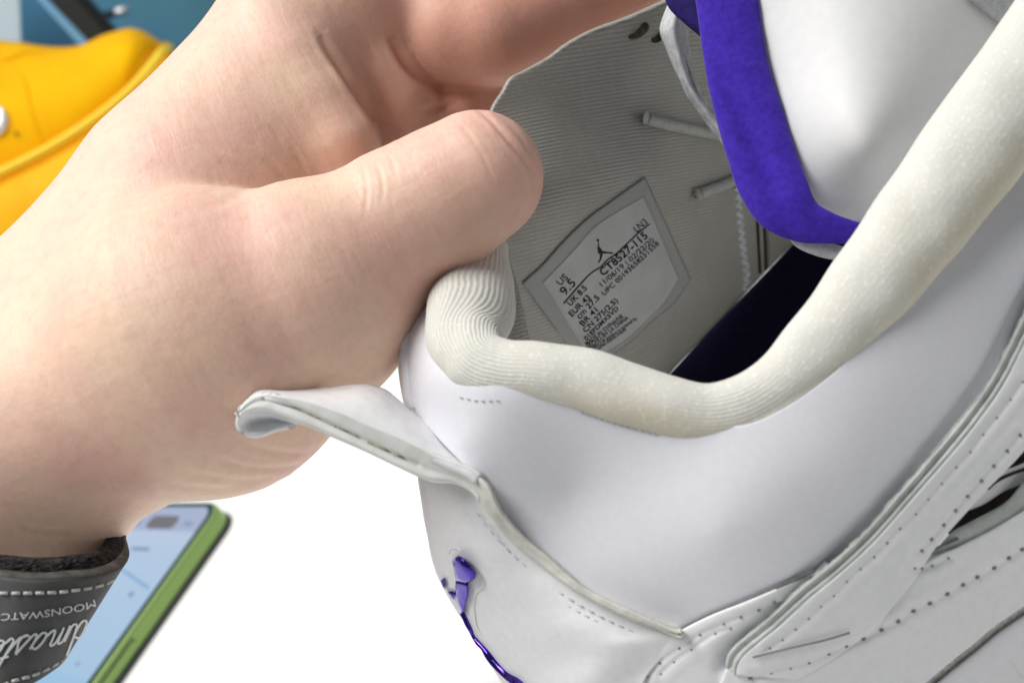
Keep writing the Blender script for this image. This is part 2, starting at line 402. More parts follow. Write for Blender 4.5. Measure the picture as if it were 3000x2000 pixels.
# ------------------------------------------------------------------ table and background
def box(name, lo, hi, mt, parent=None, bev=0.0):
    bm = bmesh.new(); bmesh.ops.create_cube(bm, size=1)
    for v in bm.verts: v.co = Vector([lo[i] + (v.co[i] + .5) * (hi[i] - lo[i]) for i in range(3)])
    if bev: bmesh.ops.bevel(bm, geom=bm.edges[:], offset=bev, segments=3, affect='EDGES', profile=.5)
    me = bpy.data.meshes.new(name); bm.to_mesh(me); bm.free()
    return link(name, me, mt, parent, smooth=False)
tb = box('table', (-1.1, -.35, -.03), (.7, 1.06, 0), M_table, bev=.004); tb['kind'] = 'structure'
fl = box('floor', (-3, -1.5, -.76), (3, 3, -.74), grain(mat('grey_floor', (.35, .35, .34), .6), 20, col2=(.3, .3, .29), bump=.1)); fl['kind'] = 'structure'

# hanging blue cloth with soft folds
nu, nv = 120, 30
xs = np.linspace(-1.6, 1.6, nu); zs = np.linspace(-.74, 1.2, nv)
X, Z = np.meshgrid(xs, zs)
Y = 1.45 + .012 * np.sin(X * 21 + .6 * np.sin(Z * 5)) + .006 * np.sin(X * 47 + 1) + .004 * np.sin(Z * 13 + X * 9)
cur = sheet('backdrop_cloth', np.stack([X, Y, Z], -1), M_blue, None, .003); cur['kind'] = 'structure'

def slab(name, quad, y, mt, parent, t=.012):
    P = [WY(u, v, y) for u, v in quad]; Q = [p + np.array([0, t, 0]) for p in P]; n = len(P)
    F = [list(range(n)), list(range(n, 2 * n))[::-1]] + [[i, i + n, (i + 1) % n + n, (i + 1) % n] for i in range(n)]
    o = mesh(name, P + Q, F, mt, parent, smooth=False); fix_normals(o); return o
o = slab('display_board', [(-160, -120), (52, -120), (62, 150), (-160, 150)], 1.36, M_sky, None); tag(o, 'pale blue board standing behind the yellow shoe at the far left', 'board')
pole = thing('stand_post', 'charcoal post with light blue edge strip rising behind the yellow shoe', 'post')
slab('edge_strip', [(92, -22), (117, -24), (300, 166), (278, 182)], 1.31, M_strip, pole, .02)
slab('post_front', [(120, -30), (190, -40), (350, 140), (300, 166)], 1.30, M_bar, pole, .03)
slab('post_side', [(190, -40), (222, -44), (372, 132), (350, 140)], 1.308, M_bar2, pole, .03)
cl = thing('toggle_cord', 'short dark cord with a pale metal tip against the blue cloth', 'cord')
def yt(u, v, r, y): p = PX(WY(u, v, y)); return (u, v, p[2], r)
tube('cord', [yt(255, 50, 11, 1.36), yt(300, 47, 11, 1.36), yt(345, 38, 10, 1.36)], M_bar2, cl, 20, 12)
tube('metal_tip', [yt(336, 39, 7, 1.35), yt(342, 37, 12, 1.35), yt(370, 29, 12, 1.35), yt(379, 26, 6, 1.35)], M_silver, cl, 24, 12)

# ------------------------------------------------------------------ yellow shoe in the background
ys = thing('yellow_shoe', 'bright yellow canvas shoe with chunky sole behind the hand', 'shoe')
YD = 84.
SW = [(-300, 640), (-140, 568), (0, 497), (130, 432), (260, 350), (370, 262), (440, 185), (472, 143), (490, 131)]           # welt
TOP = [(-300, 40), (-140, 85), (0, 118), (60, 124), (140, 136), (230, 134), (300, 103), (350, 88), (385, 83), (425, 95), (468, 122), (480, 127), (490, 133)]
def yfield(g):
    """upper: bulges toward us in the middle and turns over at the top"""
    nv, nu = g.shape[:2]
    t = np.linspace(0, 1, nv)[:, None]; s = np.linspace(0, 1, nu)[None]
    return YD + 1.2 * t - 1.1 * np.sin(t * np.pi) + 3.2 * np.clip(t - .72, 0, 1) ** 2 / .078 * 1.0 + 6 * np.clip(s - .8, 0, 1) ** 2 / .04
g = loft([[(u, v, 0) for u, v in SW], [(u, v, 0) for u, v in TOP]], 110, 40)
folds = .10 * np.exp(-(((g[..., 1] - (205 - .62 * (g[..., 0] - 240))) / 16.) ** 2)) * np.exp(-((g[..., 0] - 300) / 80.) ** 2) * 3
yd = yfield(g) + folds
sheet('upper', W(g[..., 0], g[..., 1], yd), M_yel, ys, .003)
so = [(u + 118 * .61 * 2.3, v + 118 * .79 * 2.3) for u, v in SW]
g2 = loft([[(u, v, YD - .3) for u, v in SW], [(u + 60, v + 78, YD - 1.6) for u, v in SW], [(u, v, YD - 1.0) for u, v in so]], 80, 20)
g2[..., 2] += 6 * np.clip(np.linspace(0, 1, 80)[None] - .8, 0, 1) ** 2 / .04
sheet('sole', W(g2[..., 0], g2[..., 1], g2[..., 2]), M_yel_sole, ys, .02)
e6 = lambda P, dd, r: [(p[0], p[1], dd + 6 * max(0, i / (len(P) - 1) - .8) ** 2 / .04, r) for i, p in enumerate(P)]
tube('welt', e6([(u + 5, v + 6) for u, v in SW], YD - .7, 13), M_yel_rand, ys, 80, 12)
tube('seam', e6([(u + 20, v + 24) for u, v in SW], YD - 1.0, 3.2), M_yel_seam, ys, 80, 8)
def onupper(u, v, o=.15):
    k = np.argmin((g[..., 0] - u) ** 2 + (g[..., 1] - v) ** 2); return yd.ravel()[k] - o
for P in ([(-60, 196), (-10, 185), (30, 172), (70, 158), (140, 152), (200, 144), (232, 138)], [(20, 186), (50, 205), (75, 250), (88, 310), (105, 370), (128, 422)]):
    tube('seam', [(u, v, onupper(u, v, .0), 3.5) for u, v in P], M_yel_seam, ys, 60, 8)
ey = thing('eyelet_tmp', '', ''); bpy.data.objects.remove(ey)
def disc(name, u, v, d, ru, rv, ang, mt, parent, h=.05, n=28, dome=.5):
    V = []; F = []
    rings = [(1, 0), (1, .6), (.85, 1), (.45, 1 + dome * .3), (0, 1 + dome * .4)]
    for k, z in rings[:-1]:
        for i in range(n):
            a = 2 * math.pi * i / n; x, y = ru * k * math.cos(a), rv * k * math.sin(a)
            V.append(W(u + x * math.cos(ang) - y * math.sin(ang), v + x * math.sin(ang) + y * math.cos(ang), d - h * z))
    V.append(W(u, v, d - h * rings[-1][1]))
    for j in range(3):
        for i in range(n): F.append([j * n + i, j * n + (i + 1) % n, (j + 1) * n + (i + 1) % n, (j + 1) * n + i])
    for i in range(n): F.append([3 * n + i, 3 * n + (i + 1) % n, 4 * n])
    o = mesh(name, V, F, mt, parent); fix_normals(o); return o
disc('eyelet', -18, 352, onupper(-5, 352, .0), 42, 46, 0, M_silver, ys, .35)
disc('rivet_hole', 47, 392, onupper(47, 392, .0), 5, 5, 0, M_dark, ys, .2)

# ------------------------------------------------------------------ phone on the table
ph = thing('phone', 'green phone with pale blue lit screen lying on the white table under the wrist', 'phone')
pm = Matrix.Translation((-.139, .44, 0)) @ Matrix.Rotation(math.radians(-51.7), 4, 'Z')
PWd, PL, PT = .0719, .147, .0102
def rrect(w0, l0, w1, l1, r, n=10):
    pts = []
    for cx, cy, a0 in ((w1 - r, l1 - r, 0), (w0 + r, l1 - r, 90), (w0 + r, l0 + r, 180), (w1 - r, l0 + r, 270)):
        for i in range(n + 1):
            a = math.radians(a0 + 90 * i / n); pts.append((cx + r * math.cos(a), cy + r * math.sin(a)))
    return pts
def rslab(name, inset, r, z0, z1, mt, parent, bev=0.0, top_only=False):
    P = rrect(-PWd + inset, -PL + inset, -inset, -inset, r); n = len(P); V = []; F = []
    lv = [(0, z0), (0, z1)] if not bev else [(bev, z0), (0, z0 + bev), (0, z1 - bev), (bev * .3, z1 - bev * .3), (bev, z1)]
    for e, z in lv:
        Q = rrect(-PWd + inset + e, -PL + inset + e, -inset - e, -inset - e, max(r - e, .0005))
        V += [pm @ Vector((x, y, z)) for x, y in Q]
    for j in range(len(lv) - 1):
        for i in range(n): F.append([j * n + i, j * n + (i + 1) % n, (j + 1) * n + (i + 1) % n, (j + 1) * n + i])
    F += [list(range(n))[::-1], list(range((len(lv) - 1) * n, len(lv) * n))]
    o = mesh(name, V, F, mt, parent, smooth=False); return o
rslab('case_edge', -.0006, .0105, .0004, .0022, M_bumper, ph)
rslab('frame', 0, .010, .0022, PT - .0006, M_green, ph, .0008)
rslab('frame_lip', .0006, .0094, PT - .0008, PT, M_greenlip, ph)
rslab('glass_edge', .0013, .0088, PT - .0002, PT + .0003, M_black, ph)
M_screen = mat('lit_screen', (.02, .02, .02), .12)
m = M_screen; tc = nd(m, 'ShaderNodeTexCoord'); sp = nd(m, 'ShaderNodeSeparateXYZ')
mp = nd(m, 'ShaderNodeMapping'); lk(m, tc.outputs['UV'], mp.inputs[0]); lk(m, mp.outputs[0], sp.inputs[0])
rr = nd(m, 'ShaderNodeValToRGB'); lk(m, sp.outputs[1], rr.inputs[0])
for i, (p, c) in enumerate([(0, (.32, .58, .86)), (.40, (.40, .64, .88)), (.42, (.46, .66, .88)), (.80, (.54, .68, .88)), (.885, (.58, .68, .88)), (.892, (.46, .51, .70)), (1, (.47, .53, .72))]):
    e = rr.color_ramp.elements[i] if i < 2 else rr.color_ramp.elements.new(p)
    e.position = p; e.color = (*c, 1)
rr.color_ramp.elements[-1].position = 1
lk(m, rr.outputs[0], bsdf(m).inputs['Emission Color']); bsdf(m).inputs['Emission Strength'].default_value = .78
P = rrect(-PWd + .0032, -PL + .0032, -.0032, -.0032, .0070)
mesh('screen', [pm @ Vector((x, y, PT + .0005)) for x, y in P], [list(range(len(P)))], M_screen, ph, smooth=False, uv=[((x + PWd) / PWd, (y + PL) / PL) for x, y in P])
def screen_bit(name, x0, x1, y0, y1, mt, z=.0008, r=.0005):
    P = rrect(x0, y0, x1, y1, r)
    mesh(name, [pm @ Vector((x, y, PT + z)) for x, y in P], [list(range(len(P)))], mt, ph, smooth=False)
screen_bit('camera_pill', -PWd / 2 - .0125, -PWd / 2 + .0125, -.0155, -.0085, M_island, r=.0034)
M_ui = mat('screen_text', (.02, .03, .05), .5); bsdf(M_ui).inputs['Emission Color'].default_value = (.22, .32, .5, 1); bsdf(M_ui).inputs['Emission Strength'].default_value = .8
M_ui2 = mat('screen_line', (.02, .03, .05), .5); bsdf(M_ui2).inputs['Emission Color'].default_value = (.20, .38, .62, 1); bsdf(M_ui2).inputs['Emission Strength'].default_value = .9
for x0, x1, y0, y1 in ((-.061, -.055, -.0135, -.0115), (-.017, -.010, -.0135, -.0115), (-.046, -.030, -.0275, -.0255), (-.020, -.016, -.050, -.0475), (-.021, -.0185, -.083, -.081), (-.026, -.0235, -.100, -.097), (-.030, -.0275, -.117, -.113)):
    screen_bit('status_text', x0, x1, y0, y1, M_ui, .0007)
P = [(-.060, -.0325), (-.0600, -.0335), (-.0075, -.046), (-.0075, -.0445)]
mesh('screen_divider', [pm @ Vector((x, y, PT + .0007)) for x, y in P], [[0, 1, 2, 3]], M_ui2, ph, smooth=False)
def side_bit(name, y0, y1, z0, z1, mt, t=.0004):
    V = [pm @ Vector((x, y, z)) for x in (-.001, t) for y in (y0, y1) for z in (z0, z1)]
    o = mesh(name, V, [[0, 1, 3, 2], [4, 6, 7, 5], [0, 4, 5, 1], [2, 3, 7, 6], [0, 2, 6, 4], [1, 5, 7, 3]], mt, ph, smooth=False); fix_normals(o)
side_bit('button_gap', -.090, -.066, .0056, .0078, M_black, .00015)
side_bit('side_button', -.0893, -.0667, .0050, .0070, M_green, .0007)

# ------------------------------------------------------------------ the white sneaker
shoe = thing('white_sneaker', 'white leather sneaker with cream padded collar and violet trim held open by the hand', 'sneaker')
def tilt(pts):
    """the outer side leans outward below the collar"""
    return [(u, v, d - 2.4 * min(max((.625 * (u - 1500) + .78 * (v - 1000) - 520) / 900, 0), 1.4)) for u, v, d in pts]
OUT = Field(tilt([(1187, 1030, 19.2), (1193, 1110, 19.0), (1189, 960, 19.5), (1212, 890, 20.0), (1262, 820, 20.6), (1325, 780, 20.4), (1285, 850, 19.6), (1270, 940, 18.8), (1270, 1020, 18.3), (1290, 1110, 17.85), (1210, 1200, 18.9), (1275, 1275, 18.35), (1360, 1290, 17.6), (1450, 1250, 17.2), (1400, 1400, 17.75), (1600, 1173, 16.95), (1680, 1440, 17.62),
    (1850, 1244, 16.75), (2105, 1291, 16.55), (2300, 1244, 16.55), (2600, 970, 16.85), (2870, 638, 17.3), (3000, 472, 17.6), (1709, 1716, 18.2), (2003, 1830, 18.6),
    (2100, 1560, 17.2), (2360, 1684, 18.0), (2500, 1400, 17.25), (2800, 1000, 17.5), (3000, 800, 17.8), (2140, 1893, 18.8), (2529, 1555, 18.0), (2817, 1223, 18.0),
    (3000, 950, 18.15), (2300, 2000, 19.4), (2600, 1800, 19.1), (2900, 1500, 19.0), (3000, 1300, 18.8), (2000, 2000, 19.2), (2900, 1800, 20.3), (2700, 2000, 20.5), (3000, 1750, 20.5), (1850, 2000, 19.2)]), .002)
HEEL = Field(tilt([(1222, 1390, 19.2), (1237, 1492, 19.4), (1263, 1633, 19.7), (1333, 1786, 20.0), (1467, 2000, 20.4), (1300, 1450, 18.6), (1340, 1640, 18.7), (1420, 1780, 18.95), (1550, 1980, 19.3),
    (1390, 1441, 17.9), (1492, 1582, 18.05), (1582, 1658, 18.15), (1811, 1799, 18.4), (1960, 1850, 18.6), (1600, 1800, 18.5), (1800, 1980, 18.95), (1840, 2040, 19.1)]), .002)
SEAM = [(1180, 990), (1215, 1060), (1256, 1097), (1288, 1129), (1378, 1161), (1467, 1167), (1594, 1173), (1722, 1209), (1850, 1244), (1977, 1275), (2105, 1291), (2194, 1288), (2296, 1244), (2385, 1186), (2487, 1103), (2615, 969), (2742, 816), (2870, 638), (3000, 472), (3120, 300)]
up_ = lambda P, du, dv: [(u + du, v + dv) for u, v in P]
# outer ankle panel, from under the collar down to the heel tab and the overlays
LOW = [(1205, 1180), (1270, 1262), (1310, 1312), (1390, 1395), (1450, 1460), (1500, 1550), (1594, 1640), (1709, 1740), (1850, 1812), (2003, 1860), (2168, 1800), (2360, 1730), (2487, 1610), (2615, 1470), (2742, 1310), (2870, 1150), (3000, 960), (3120, 790)]
SO = [(2122, 1950), (2130, 1915), (2150, 1888), (2242, 1812), (2338, 1724), (2434, 1646), (2529, 1557), (2625, 1449), (2721, 1340), (2817, 1225), (2900, 1110), (2957, 1002), (3010, 892), (3060, 790)]
OA = [(1828, 2000), (1891, 1925), (1955, 1874), (2006, 1842), (2083, 1804), (2180, 1766), (2274, 1727), (2389, 1676)]
def slot(lines, depth, wd):
    Q = [spline([(u, v, 0) for u, v in P], 120)[:, :2] for P in lines]
    def f(u, v):
        d = np.full(u.shape, 1e9)
        for q in Q:
            for k in range(0, u.shape[0]): d[k] = np.minimum(d[k], np.sqrt(((np.stack([u[k], v[k]], -1)[:, None] - q[None]) ** 2).sum(-1)).min(1))
        return depth * np.exp(-(d / wd) ** 2)
    return f
SEAMU = [(1325, 780), (1285, 850), (1275, 930), (1282, 1000), (1310, 1060)] + [(u - 5, v - 45) for u, v in SEAM[4:]]
LOW = [(1262, 820), (1212, 890), (1189, 960), (1187, 1030), (1193, 1110), (1210, 1200), (1275, 1275)] + LOW[2:]
patch('ankle_panel', SEAMU, LOW, OUT, M_leather, shoe, 190, 110, 0, .0022, mod=slot([SO[3:]], .30, 22))
bk = [(u, v, float(OUT(u, v))) for u, v in LOW[:6]]
hl = loft([[(u + 12, v + 2, d + .06) for u, v, d in bk], [(u + 3, v + 1, d + .14) for u, v, d in bk], [(u + 3, v + 3, d + .5) for u, v, d in bk], [(u + 18, v + 6, d + 1.0) for u, v, d in bk], [(u + 60, v + 8, d + 2.2) for u, v, d in bk]], 50, 20)
sheet('heel_back', W(hl[..., 0], hl[..., 1], hl[..., 2]), M_leather, shoe, .0015)

# padded collar: near rim, round the heel, back along the far side
CO = [(3147, -4, 17.9, 140), (3007, 221, 17.55, 150), (2878, 401, 17.25, 153), (2768, 551, 17.05, 146), (2623, 742, 16.85, 134), (2496, 902, 16.7, 119), (2394, 1018, 16.6, 106),
      (2298, 1113, 16.55, 95), (2194, 1182, 16.55, 90), (2080, 1208, 16.6, 86), (1960, 1190, 16.7, 90), (1830, 1150, 16.85, 92), (1700, 1108, 17.0, 92), (1570, 1087, 17.15, 88), (1475, 1080, 17.35, 88),
      (1405, 1058, 17.6, 96), (1362, 995, 18.2, 112), (1378, 910, 19.1, 132), (1396, 830, 20.0, 112), (1418, 750, 20.7, 75), (1440, 680, 21.2, 50)]
co_ = tube('collar', CO, M_collar, shoe, 320, 56, .80)
me = co_.data; cc = np.zeros(len(me.vertices) * 3); me.vertices.foreach_get('co', cc); cc = cc.reshape(-1, 3); cu_, cv_, cd_ = PX(cc)
sq = spline([(u, v, 0) for u, v in SEAM], 160)[:, :2]
sd_ = np.sqrt((cu_[:, None] - sq[None, :, 0]) ** 2 + (cv_[:, None] - sq[None, :, 1]) ** 2).min(1)
st_ = me.attributes.new('stain', 'FLOAT', 'POINT'); st_.data.foreach_set('value', (np.exp(-(sd_ / 75.) ** 2) * np.clip((cu_ - 1350) / 350, 0, 1) * .55).astype(np.float32))
kn_ = np.exp(-((cu_ - 1360) / 170.) ** 2) + .6 * np.exp(-((cu_ - 2180) / 150.) ** 2 - ((cv_ - 1200) / 110.) ** 2) + .10
kn = me.attributes.new('knit', 'FLOAT', 'POINT'); kn.data.foreach_set('value', np.clip(kn_, 0, 1).astype(np.float32))
# soft puckers along the padding
nn = np.zeros(len(me.vertices) * 3); me.vertices.foreach_get('normal', nn); nn = nn.reshape(-1, 3)
pk = .011 * np.sin(cu_ * .021 + cv_ * .017) * np.sin(cu_ * .013 - cv_ * .024 + 1) + .012 * np.sin(cu_ * .06 + cv_ * .02) * np.exp(-((cu_ - 1300) / 120.) ** 2)
me.vertices.foreach_set('co', (cc + nn * (pk * .01)[:, None]).ravel()); me.update()
# inner lining of the far side with the size label
def lean(pts):
    return [(u, v, d + 2.2 * min(max((u - 1560) / 600, 0), 1.2) * min(max((v - 60) / 350, 0), 1) + (1.5 * min(max((.625 * (u - 1500) + .78 * (v - 1000) + 500) / 900, 0), 1) - .5 * min(max((u - 1500) / 500, 0), 1.2))) for u, v, d in pts]
INN0 = Field(lean([(1380, 560, 20.55), (1449, 308, 20.85), (1499, 230, 21.0), (1610, 172, 21.3), (1706, 109, 21.6), (1947, 19, 22.5), (2150, -60, 23.2), (1450, 480, 20.65), (1600, 400, 21.2), (1750, 350, 21.7), (1950, 300, 22.7),
    (1532, 830, 21.2), (1700, 650, 21.5), (1892, 519, 22.1), (1941, 640, 22.6), (2026, 816, 23.6), (1680, 1010, 22.4), (1500, 1010, 21.6), (1440, 800, 20.7), (1963, 1093, 24.3), (2145, 900, 25.0), (2331, 706, 26.0), (2550, 500, 27.), (2300, 300, 25.0), (2500, 0, 25.5)]), .003)
def INN(u, v):
    u, v = np.asarray(u, float), np.asarray(v, float)
    a = .29 * (u - 1770) + .955 * (v - 565)
    return INN0(u, v) - .62 * np.exp(-(a / 165.) ** 2) * np.exp(-((u - 1690) / 330.) ** 2)
RIM = [(1330, 640), (1400, 440), (1449, 308), (1476, 268), (1499, 230), (1534, 212), (1610, 172), (1656, 138), (1706, 109), (1748, 90), (1840, 58), (1947, 12), (2150, -80), (2400, -200)]
BOT = [(1360, 820), (1440, 960), (1520, 1060), (1660, 1130), (1800, 1180), (1900, 1170), (1963, 1093), (2050, 1000), (2145, 900), (2240, 800), (2331, 706), (2450, 590), (2560, 480), (2800, 250)]
patch('inner_lining', RIM, BOT, INN, M_lining, shoe, 150, 90, 0, .0012)
tube('heel_lining', [(1500, 1040, 20.6, 60), (1490, 930, 20.6, 48), (1470, 830, 20.8, 44), (1450, 745, 20.9, 36), (1440, 660, 20.9, 30)], M_lining, shoe, 40, 16, .5)
INS = Field([(1963, 1093, 27.1), (2145, 900, 28.2), (2331, 706, 29.5), (2450, 590, 30.3), (2011, 1250, 26.0), (2300, 1000, 27.3), (2600, 760, 28.8), (1860, 1200, 26.4), (2700, 500, 30.8)], .002)
patch('insole', [(1840, 1225), (1950, 1108), (2050, 1000), (2145, 900), (2240, 802), (2331, 706), (2480, 560), (2620, 420)], [(1950, 1330), (2100, 1240), (2250, 1120), (2400, 1000), (2500, 900), (2620, 780), (2760, 640), (2900, 500)], INS, M_insole, shoe, 60, 24, .0, .004)
# seams inside
def strands(name, polys, field, off, r, mt, parent, n=24, seg=8, jit=0):
    J = ([], [])
    for P in polys:
        path = [(u + random.uniform(-jit, jit), v + random.uniform(-jit, jit), float(field(u, v)) - off, r) for u, v in P]
        tube('', path, None, None, n, seg, .6, True, J)
    o = mesh(name, J[0], J[1], mt, parent); fix_normals(o); return o
sm = [(2159, 551), (2163, 600), (2168, 660), (2176, 730), (2186, 804), (2180, 850)]
o = strands('overlock_seam', [[(u + (7 if k % 2 else -7), v) for k, (u, v) in enumerate(spline([(a, b, 0) for a, b in sm], 26)[:, :2])]], INN, .03, 7, M_lace, shoe, 120, 8)
strands('lining_edge', [[(2217, 600), (2221, 700), (2226, 800)], [(2236, 610), (2241, 700), (2244, 790)]], INN, .04, 5, M_dark, shoe)
strands('lining_edge', [[(2250, 610), (2254, 700), (2256, 780)]], INN, .06, 5, M_lining, shoe)
strands('heel_seam', [[(1448, 749), (1470, 790), (1485, 830), (1500, 868)]], lambda u, v: 20.2, 0, 4, M_lace, shoe)
# cords and eyelets inside
def onI(u, v, o): return float(INN(u, v)) - o
for P in ([(1893, 346, 17), (1905, 352, 17), (1980, 370, 17), (2060, 388, 16), (2150, 408, 16)], [(2046, 569, 17), (2058, 565, 16), (2100, 549, 16), (2160, 526, 16), (2230, 500, 16)]):
    cdp = tube('cord', [(u, v, onI(u, v, .2), r) for u, v, r in P], M_cord, shoe, 40, 16)
    u, v, r = P[0]; disc('cord_end', u, v, onI(u, v, .28), 9, 20, .25 if u < 2000 else -.35, M_cord, cdp, .08)
disc('eyelet', 1870, 92, onI(1870, 92, .0), 36, 19, -.55, M_olive, shoe, .07, dome=-1.5)
disc('eyelet', 1926, 108, onI(1926, 108, .0), 22, 16, -.8, M_olive, shoe, .07, dome=-1.5)
# lace: a twisted flat ribbon
la = [(1965, -10), (1938, 60), (1932, 90), (1952, 149), (1987, 230), (2021, 287), (2067, 361), (2119, 430), (2170, 500)]
lb = [(2040, -10), (2022, 60), (2018, 103), (2024, 150), (2027, 195), (2040, 250), (2095, 320), (2150, 390), (2200, 460)]
g = loft([[(u, v, 21.7 + .002 * (v)) for u, v in la], [((a[0] + b[0]) / 2, (a[1] + b[1]) / 2, 21.3 + .002 * a[1]) for a, b in zip(la, lb)], [(u, v, 21.75 + .002 * v) for u, v in lb]], 70, 14)
g[..., 2] += .008 * np.sin(np.linspace(0, 60, 70))[None] * np.sin(np.linspace(0, 9, 14))[:, None]
sheet('lace', W(g[..., 0], g[..., 1], g[..., 2]), M_lace, shoe, .0018)
# tongue
TON = Field([(2217, 0, 20.1), (2257, 230, 20.0), (2320, 436, 19.8), (2389, 585, 19.95), (2504, 651, 20.2), (2450, 0, 19.3), (2500, 250, 19.0), (2560, 450, 18.95), (2800, 0, 19.2), (2750, 250, 19.3), (2640, 520, 19.9), (2560, 700, 20.6), (2950, 0, 19.6), (2600, -200, 19.2)], .002)
patch('tongue', [(2160, -120), (2190, 0), (2205, 115), (2232, 230), (2265, 333), (2296, 436), (2330, 534), (2370, 600), (2430, 650), (2500, 680)],
      [(3100, -260), (3060, -60), (3000, 60), (2940, 180), (2880, 270), (2810, 370), (2740, 470), (2680, 570), (2620, 650), (2560, 730)], TON, M_tongue, shoe, 60, 50, 0, .0035)
patch('tongue_top_flap', [(2815, -30), (2850, 5), (2890, 38), (2934, 72), (2990, 110)], [(3000, -160), (3040, -120), (3080, -80), (3110, -40), (3140, 0)], TON, M_lace, shoe, 30, 16, .22, .003, .08)
PB = [(2112, -120, 20.3, 92), (2127, -20, 20.2, 90), (2144, 110, 20.1, 89), (2165, 230, 20.0, 91), (2196, 340, 19.9, 95), (2226, 442, 19.8, 96), (2260, 537, 19.7, 96), (2300, 603, 19.6, 88), (2356, 647, 19.55, 66), (2425, 668, 19.5, 47), (2504, 682, 19.5, 33), (2570, 694, 19.6, 27), (2630, 708, 19.8, 22)]
tb_ = tube('tongue_binding', PB, M_purple, shoe, 170, 28, .34)
# soft dents in the violet cloth
me = tb_.data; co = np.zeros(len(me.vertices) * 3); me.vertices.foreach_get('co', co); co = co.reshape(-1, 3)
pu, pv, pd = PX(co)
dent = .20 * np.exp(-(((pu - (2205 + (pv - 420) * .45)) / 26.) ** 2)) * np.exp(-((pv - 440) / 170.) ** 2) + .012 * np.sin(pv * .021 + pu * .013) * np.sin(pv * .047 - pu * .031 + 1)
vd = (co - CP * .01); vd /= np.linalg.norm(vd, axis=1)[:, None]
me.vertices.foreach_set('co', (co + vd * dent[:, None] * .01).ravel()); me.update()
tube('binding_underside', [(2318, 682, 19.8, 16), (2345, 702, 19.8, 24), (2400, 727, 19.8, 24), (2470, 745, 19.8, 22), (2540, 765, 19.8, 22)], M_lace, shoe, 60, 16, .6)
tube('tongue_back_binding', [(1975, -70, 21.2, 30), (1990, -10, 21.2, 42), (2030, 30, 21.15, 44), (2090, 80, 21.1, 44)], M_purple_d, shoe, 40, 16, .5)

# the rest of the upper beyond the frame: far quarter, eyestay and toe box added to keep light out of the inside
g = loft([[(1960, -60, 22.3), (2150, -200, 22.6), (2400, -330, 22.8), (2700, -420, 23.)], [(1985, -200, 21.2), (2200, -330, 21.2), (2450, -440, 21.3), (2750, -520, 21.6)], [(2090, -330, 20.0), (2300, -430, 19.9), (2550, -520, 20.0), (2850, -560, 20.4)], [(2300, -330, 19.6), (2500, -420, 19.6), (2750, -480, 19.8), (3000, -480, 20.2)]], 30, 20)
sheet('unseen_eyestay', W(g[..., 0], g[..., 1], g[..., 2]), M_leather, shoe, .003)
g = loft([[(2300, -420, 19.8), (2650, -460, 20.0), (3000, -360, 20.4), (3250, -100, 20.4), (3350, 200, 20)], [(2300, -420, 24), (2800, -500, 24), (3250, -300, 24), (3500, 0, 24), (3500, 300, 23)], [(2350, -300, 30), (2750, -200, 31), (3000, 0, 31.5), (3150, 300, 31.5), (3100, 600, 31)], [(2500, 200, 31), (2650, 250, 31.2), (2750, 330, 31.5), (2800, 420, 31.5), (2800, 560, 31.2)]], 40, 40)
sheet('unseen_toe_box', W(g[..., 0], g[..., 1], g[..., 2]), M_leather, shoe, .003)

# heel counter below the pull tab
HR = [(1385, 1405), (1402, 1450), (1432, 1505), (1495, 1580), (1585, 1656), (1675, 1720), (1815, 1797), (1950, 1846), (1985, 1866), (1960, 1905), (1905, 1965), (1870, 2030), (1850, 2100)]
HL = [(1222, 1380), (1227, 1430), (1237, 1492), (1250, 1570), (1263, 1633), (1285, 1696), (1333, 1786), (1403, 1888), (1467, 2000), (1520, 2085), (1560, 2150)]
HB = [(u + 55, v + 8) for u, v in HL]
gA = loft([[(u, v, float(HEEL(u, v))) for u, v in HR], [((a[0] + b[0]) / 2, (a[1] + b[1]) / 2, float(HEEL((a[0] + b[0]) / 2, (a[1] + b[1]) / 2)) - .05) for a, b in zip(spline([(p[0], p[1], 0) for p in HR], 9), spline([(p[0], p[1], 0) for p in HL], 9))],
           [(u + 22, v, float(HEEL(u + 22, v))) for u, v in HL], [(u, v, float(HEEL(u, v)) + .25) for u, v in HL], [(u + 12, v + 2, float(HEEL(u, v)) + 1.3) for u, v in HL]], 80, 60)
heelp = sheet('heel_counter', W(gA[..., 0], gA[..., 1], gA[..., 2]), M_leather2, shoe, .002)
# pull tab sticking out at the heel
T = [(712, 1176), (726, 1154), (752, 1137), (786, 1132), (837, 1138), (888, 1137), (973, 1132), (1024, 1125), (1075, 1123), (1109, 1132), (1133, 1142), (1177, 1178), (1208, 1205), (1262, 1247), (1313, 1302), (1364, 1356), (1392, 1385)]
Mb = [(706, 1190), (722, 1174), (750, 1161), (790, 1160), (850, 1166), (930, 1186), (1007, 1213), (1058, 1237), (1160, 1278), (1228, 1312), (1262, 1332), (1330, 1359), (1381, 1380), (1405, 1398)]
Cc = [(702, 1206), (720, 1190), (748, 1174), (779, 1169), (803, 1174), (868, 1196), (939, 1227), (997, 1254), (1038, 1273), (1078, 1293), (1136, 1320), (1184, 1342), (1250, 1368), (1330, 1390), (1400, 1420)]
Lo = [(702, 1228), (722, 1213), (752, 1206), (790, 1209), (871, 1239), (922, 1259), (990, 1288), (1075, 1325), (1143, 1358), (1211, 1390), (1248, 1407), (1279, 1414), (1330, 1417), (1381, 1441), (1405, 1470)]
def dl(P, d0, d1):
    n = len(P); return [(p[0], p[1], d0 + (d1 - d0) * i / (n - 1)) for i, p in enumerate(P)]
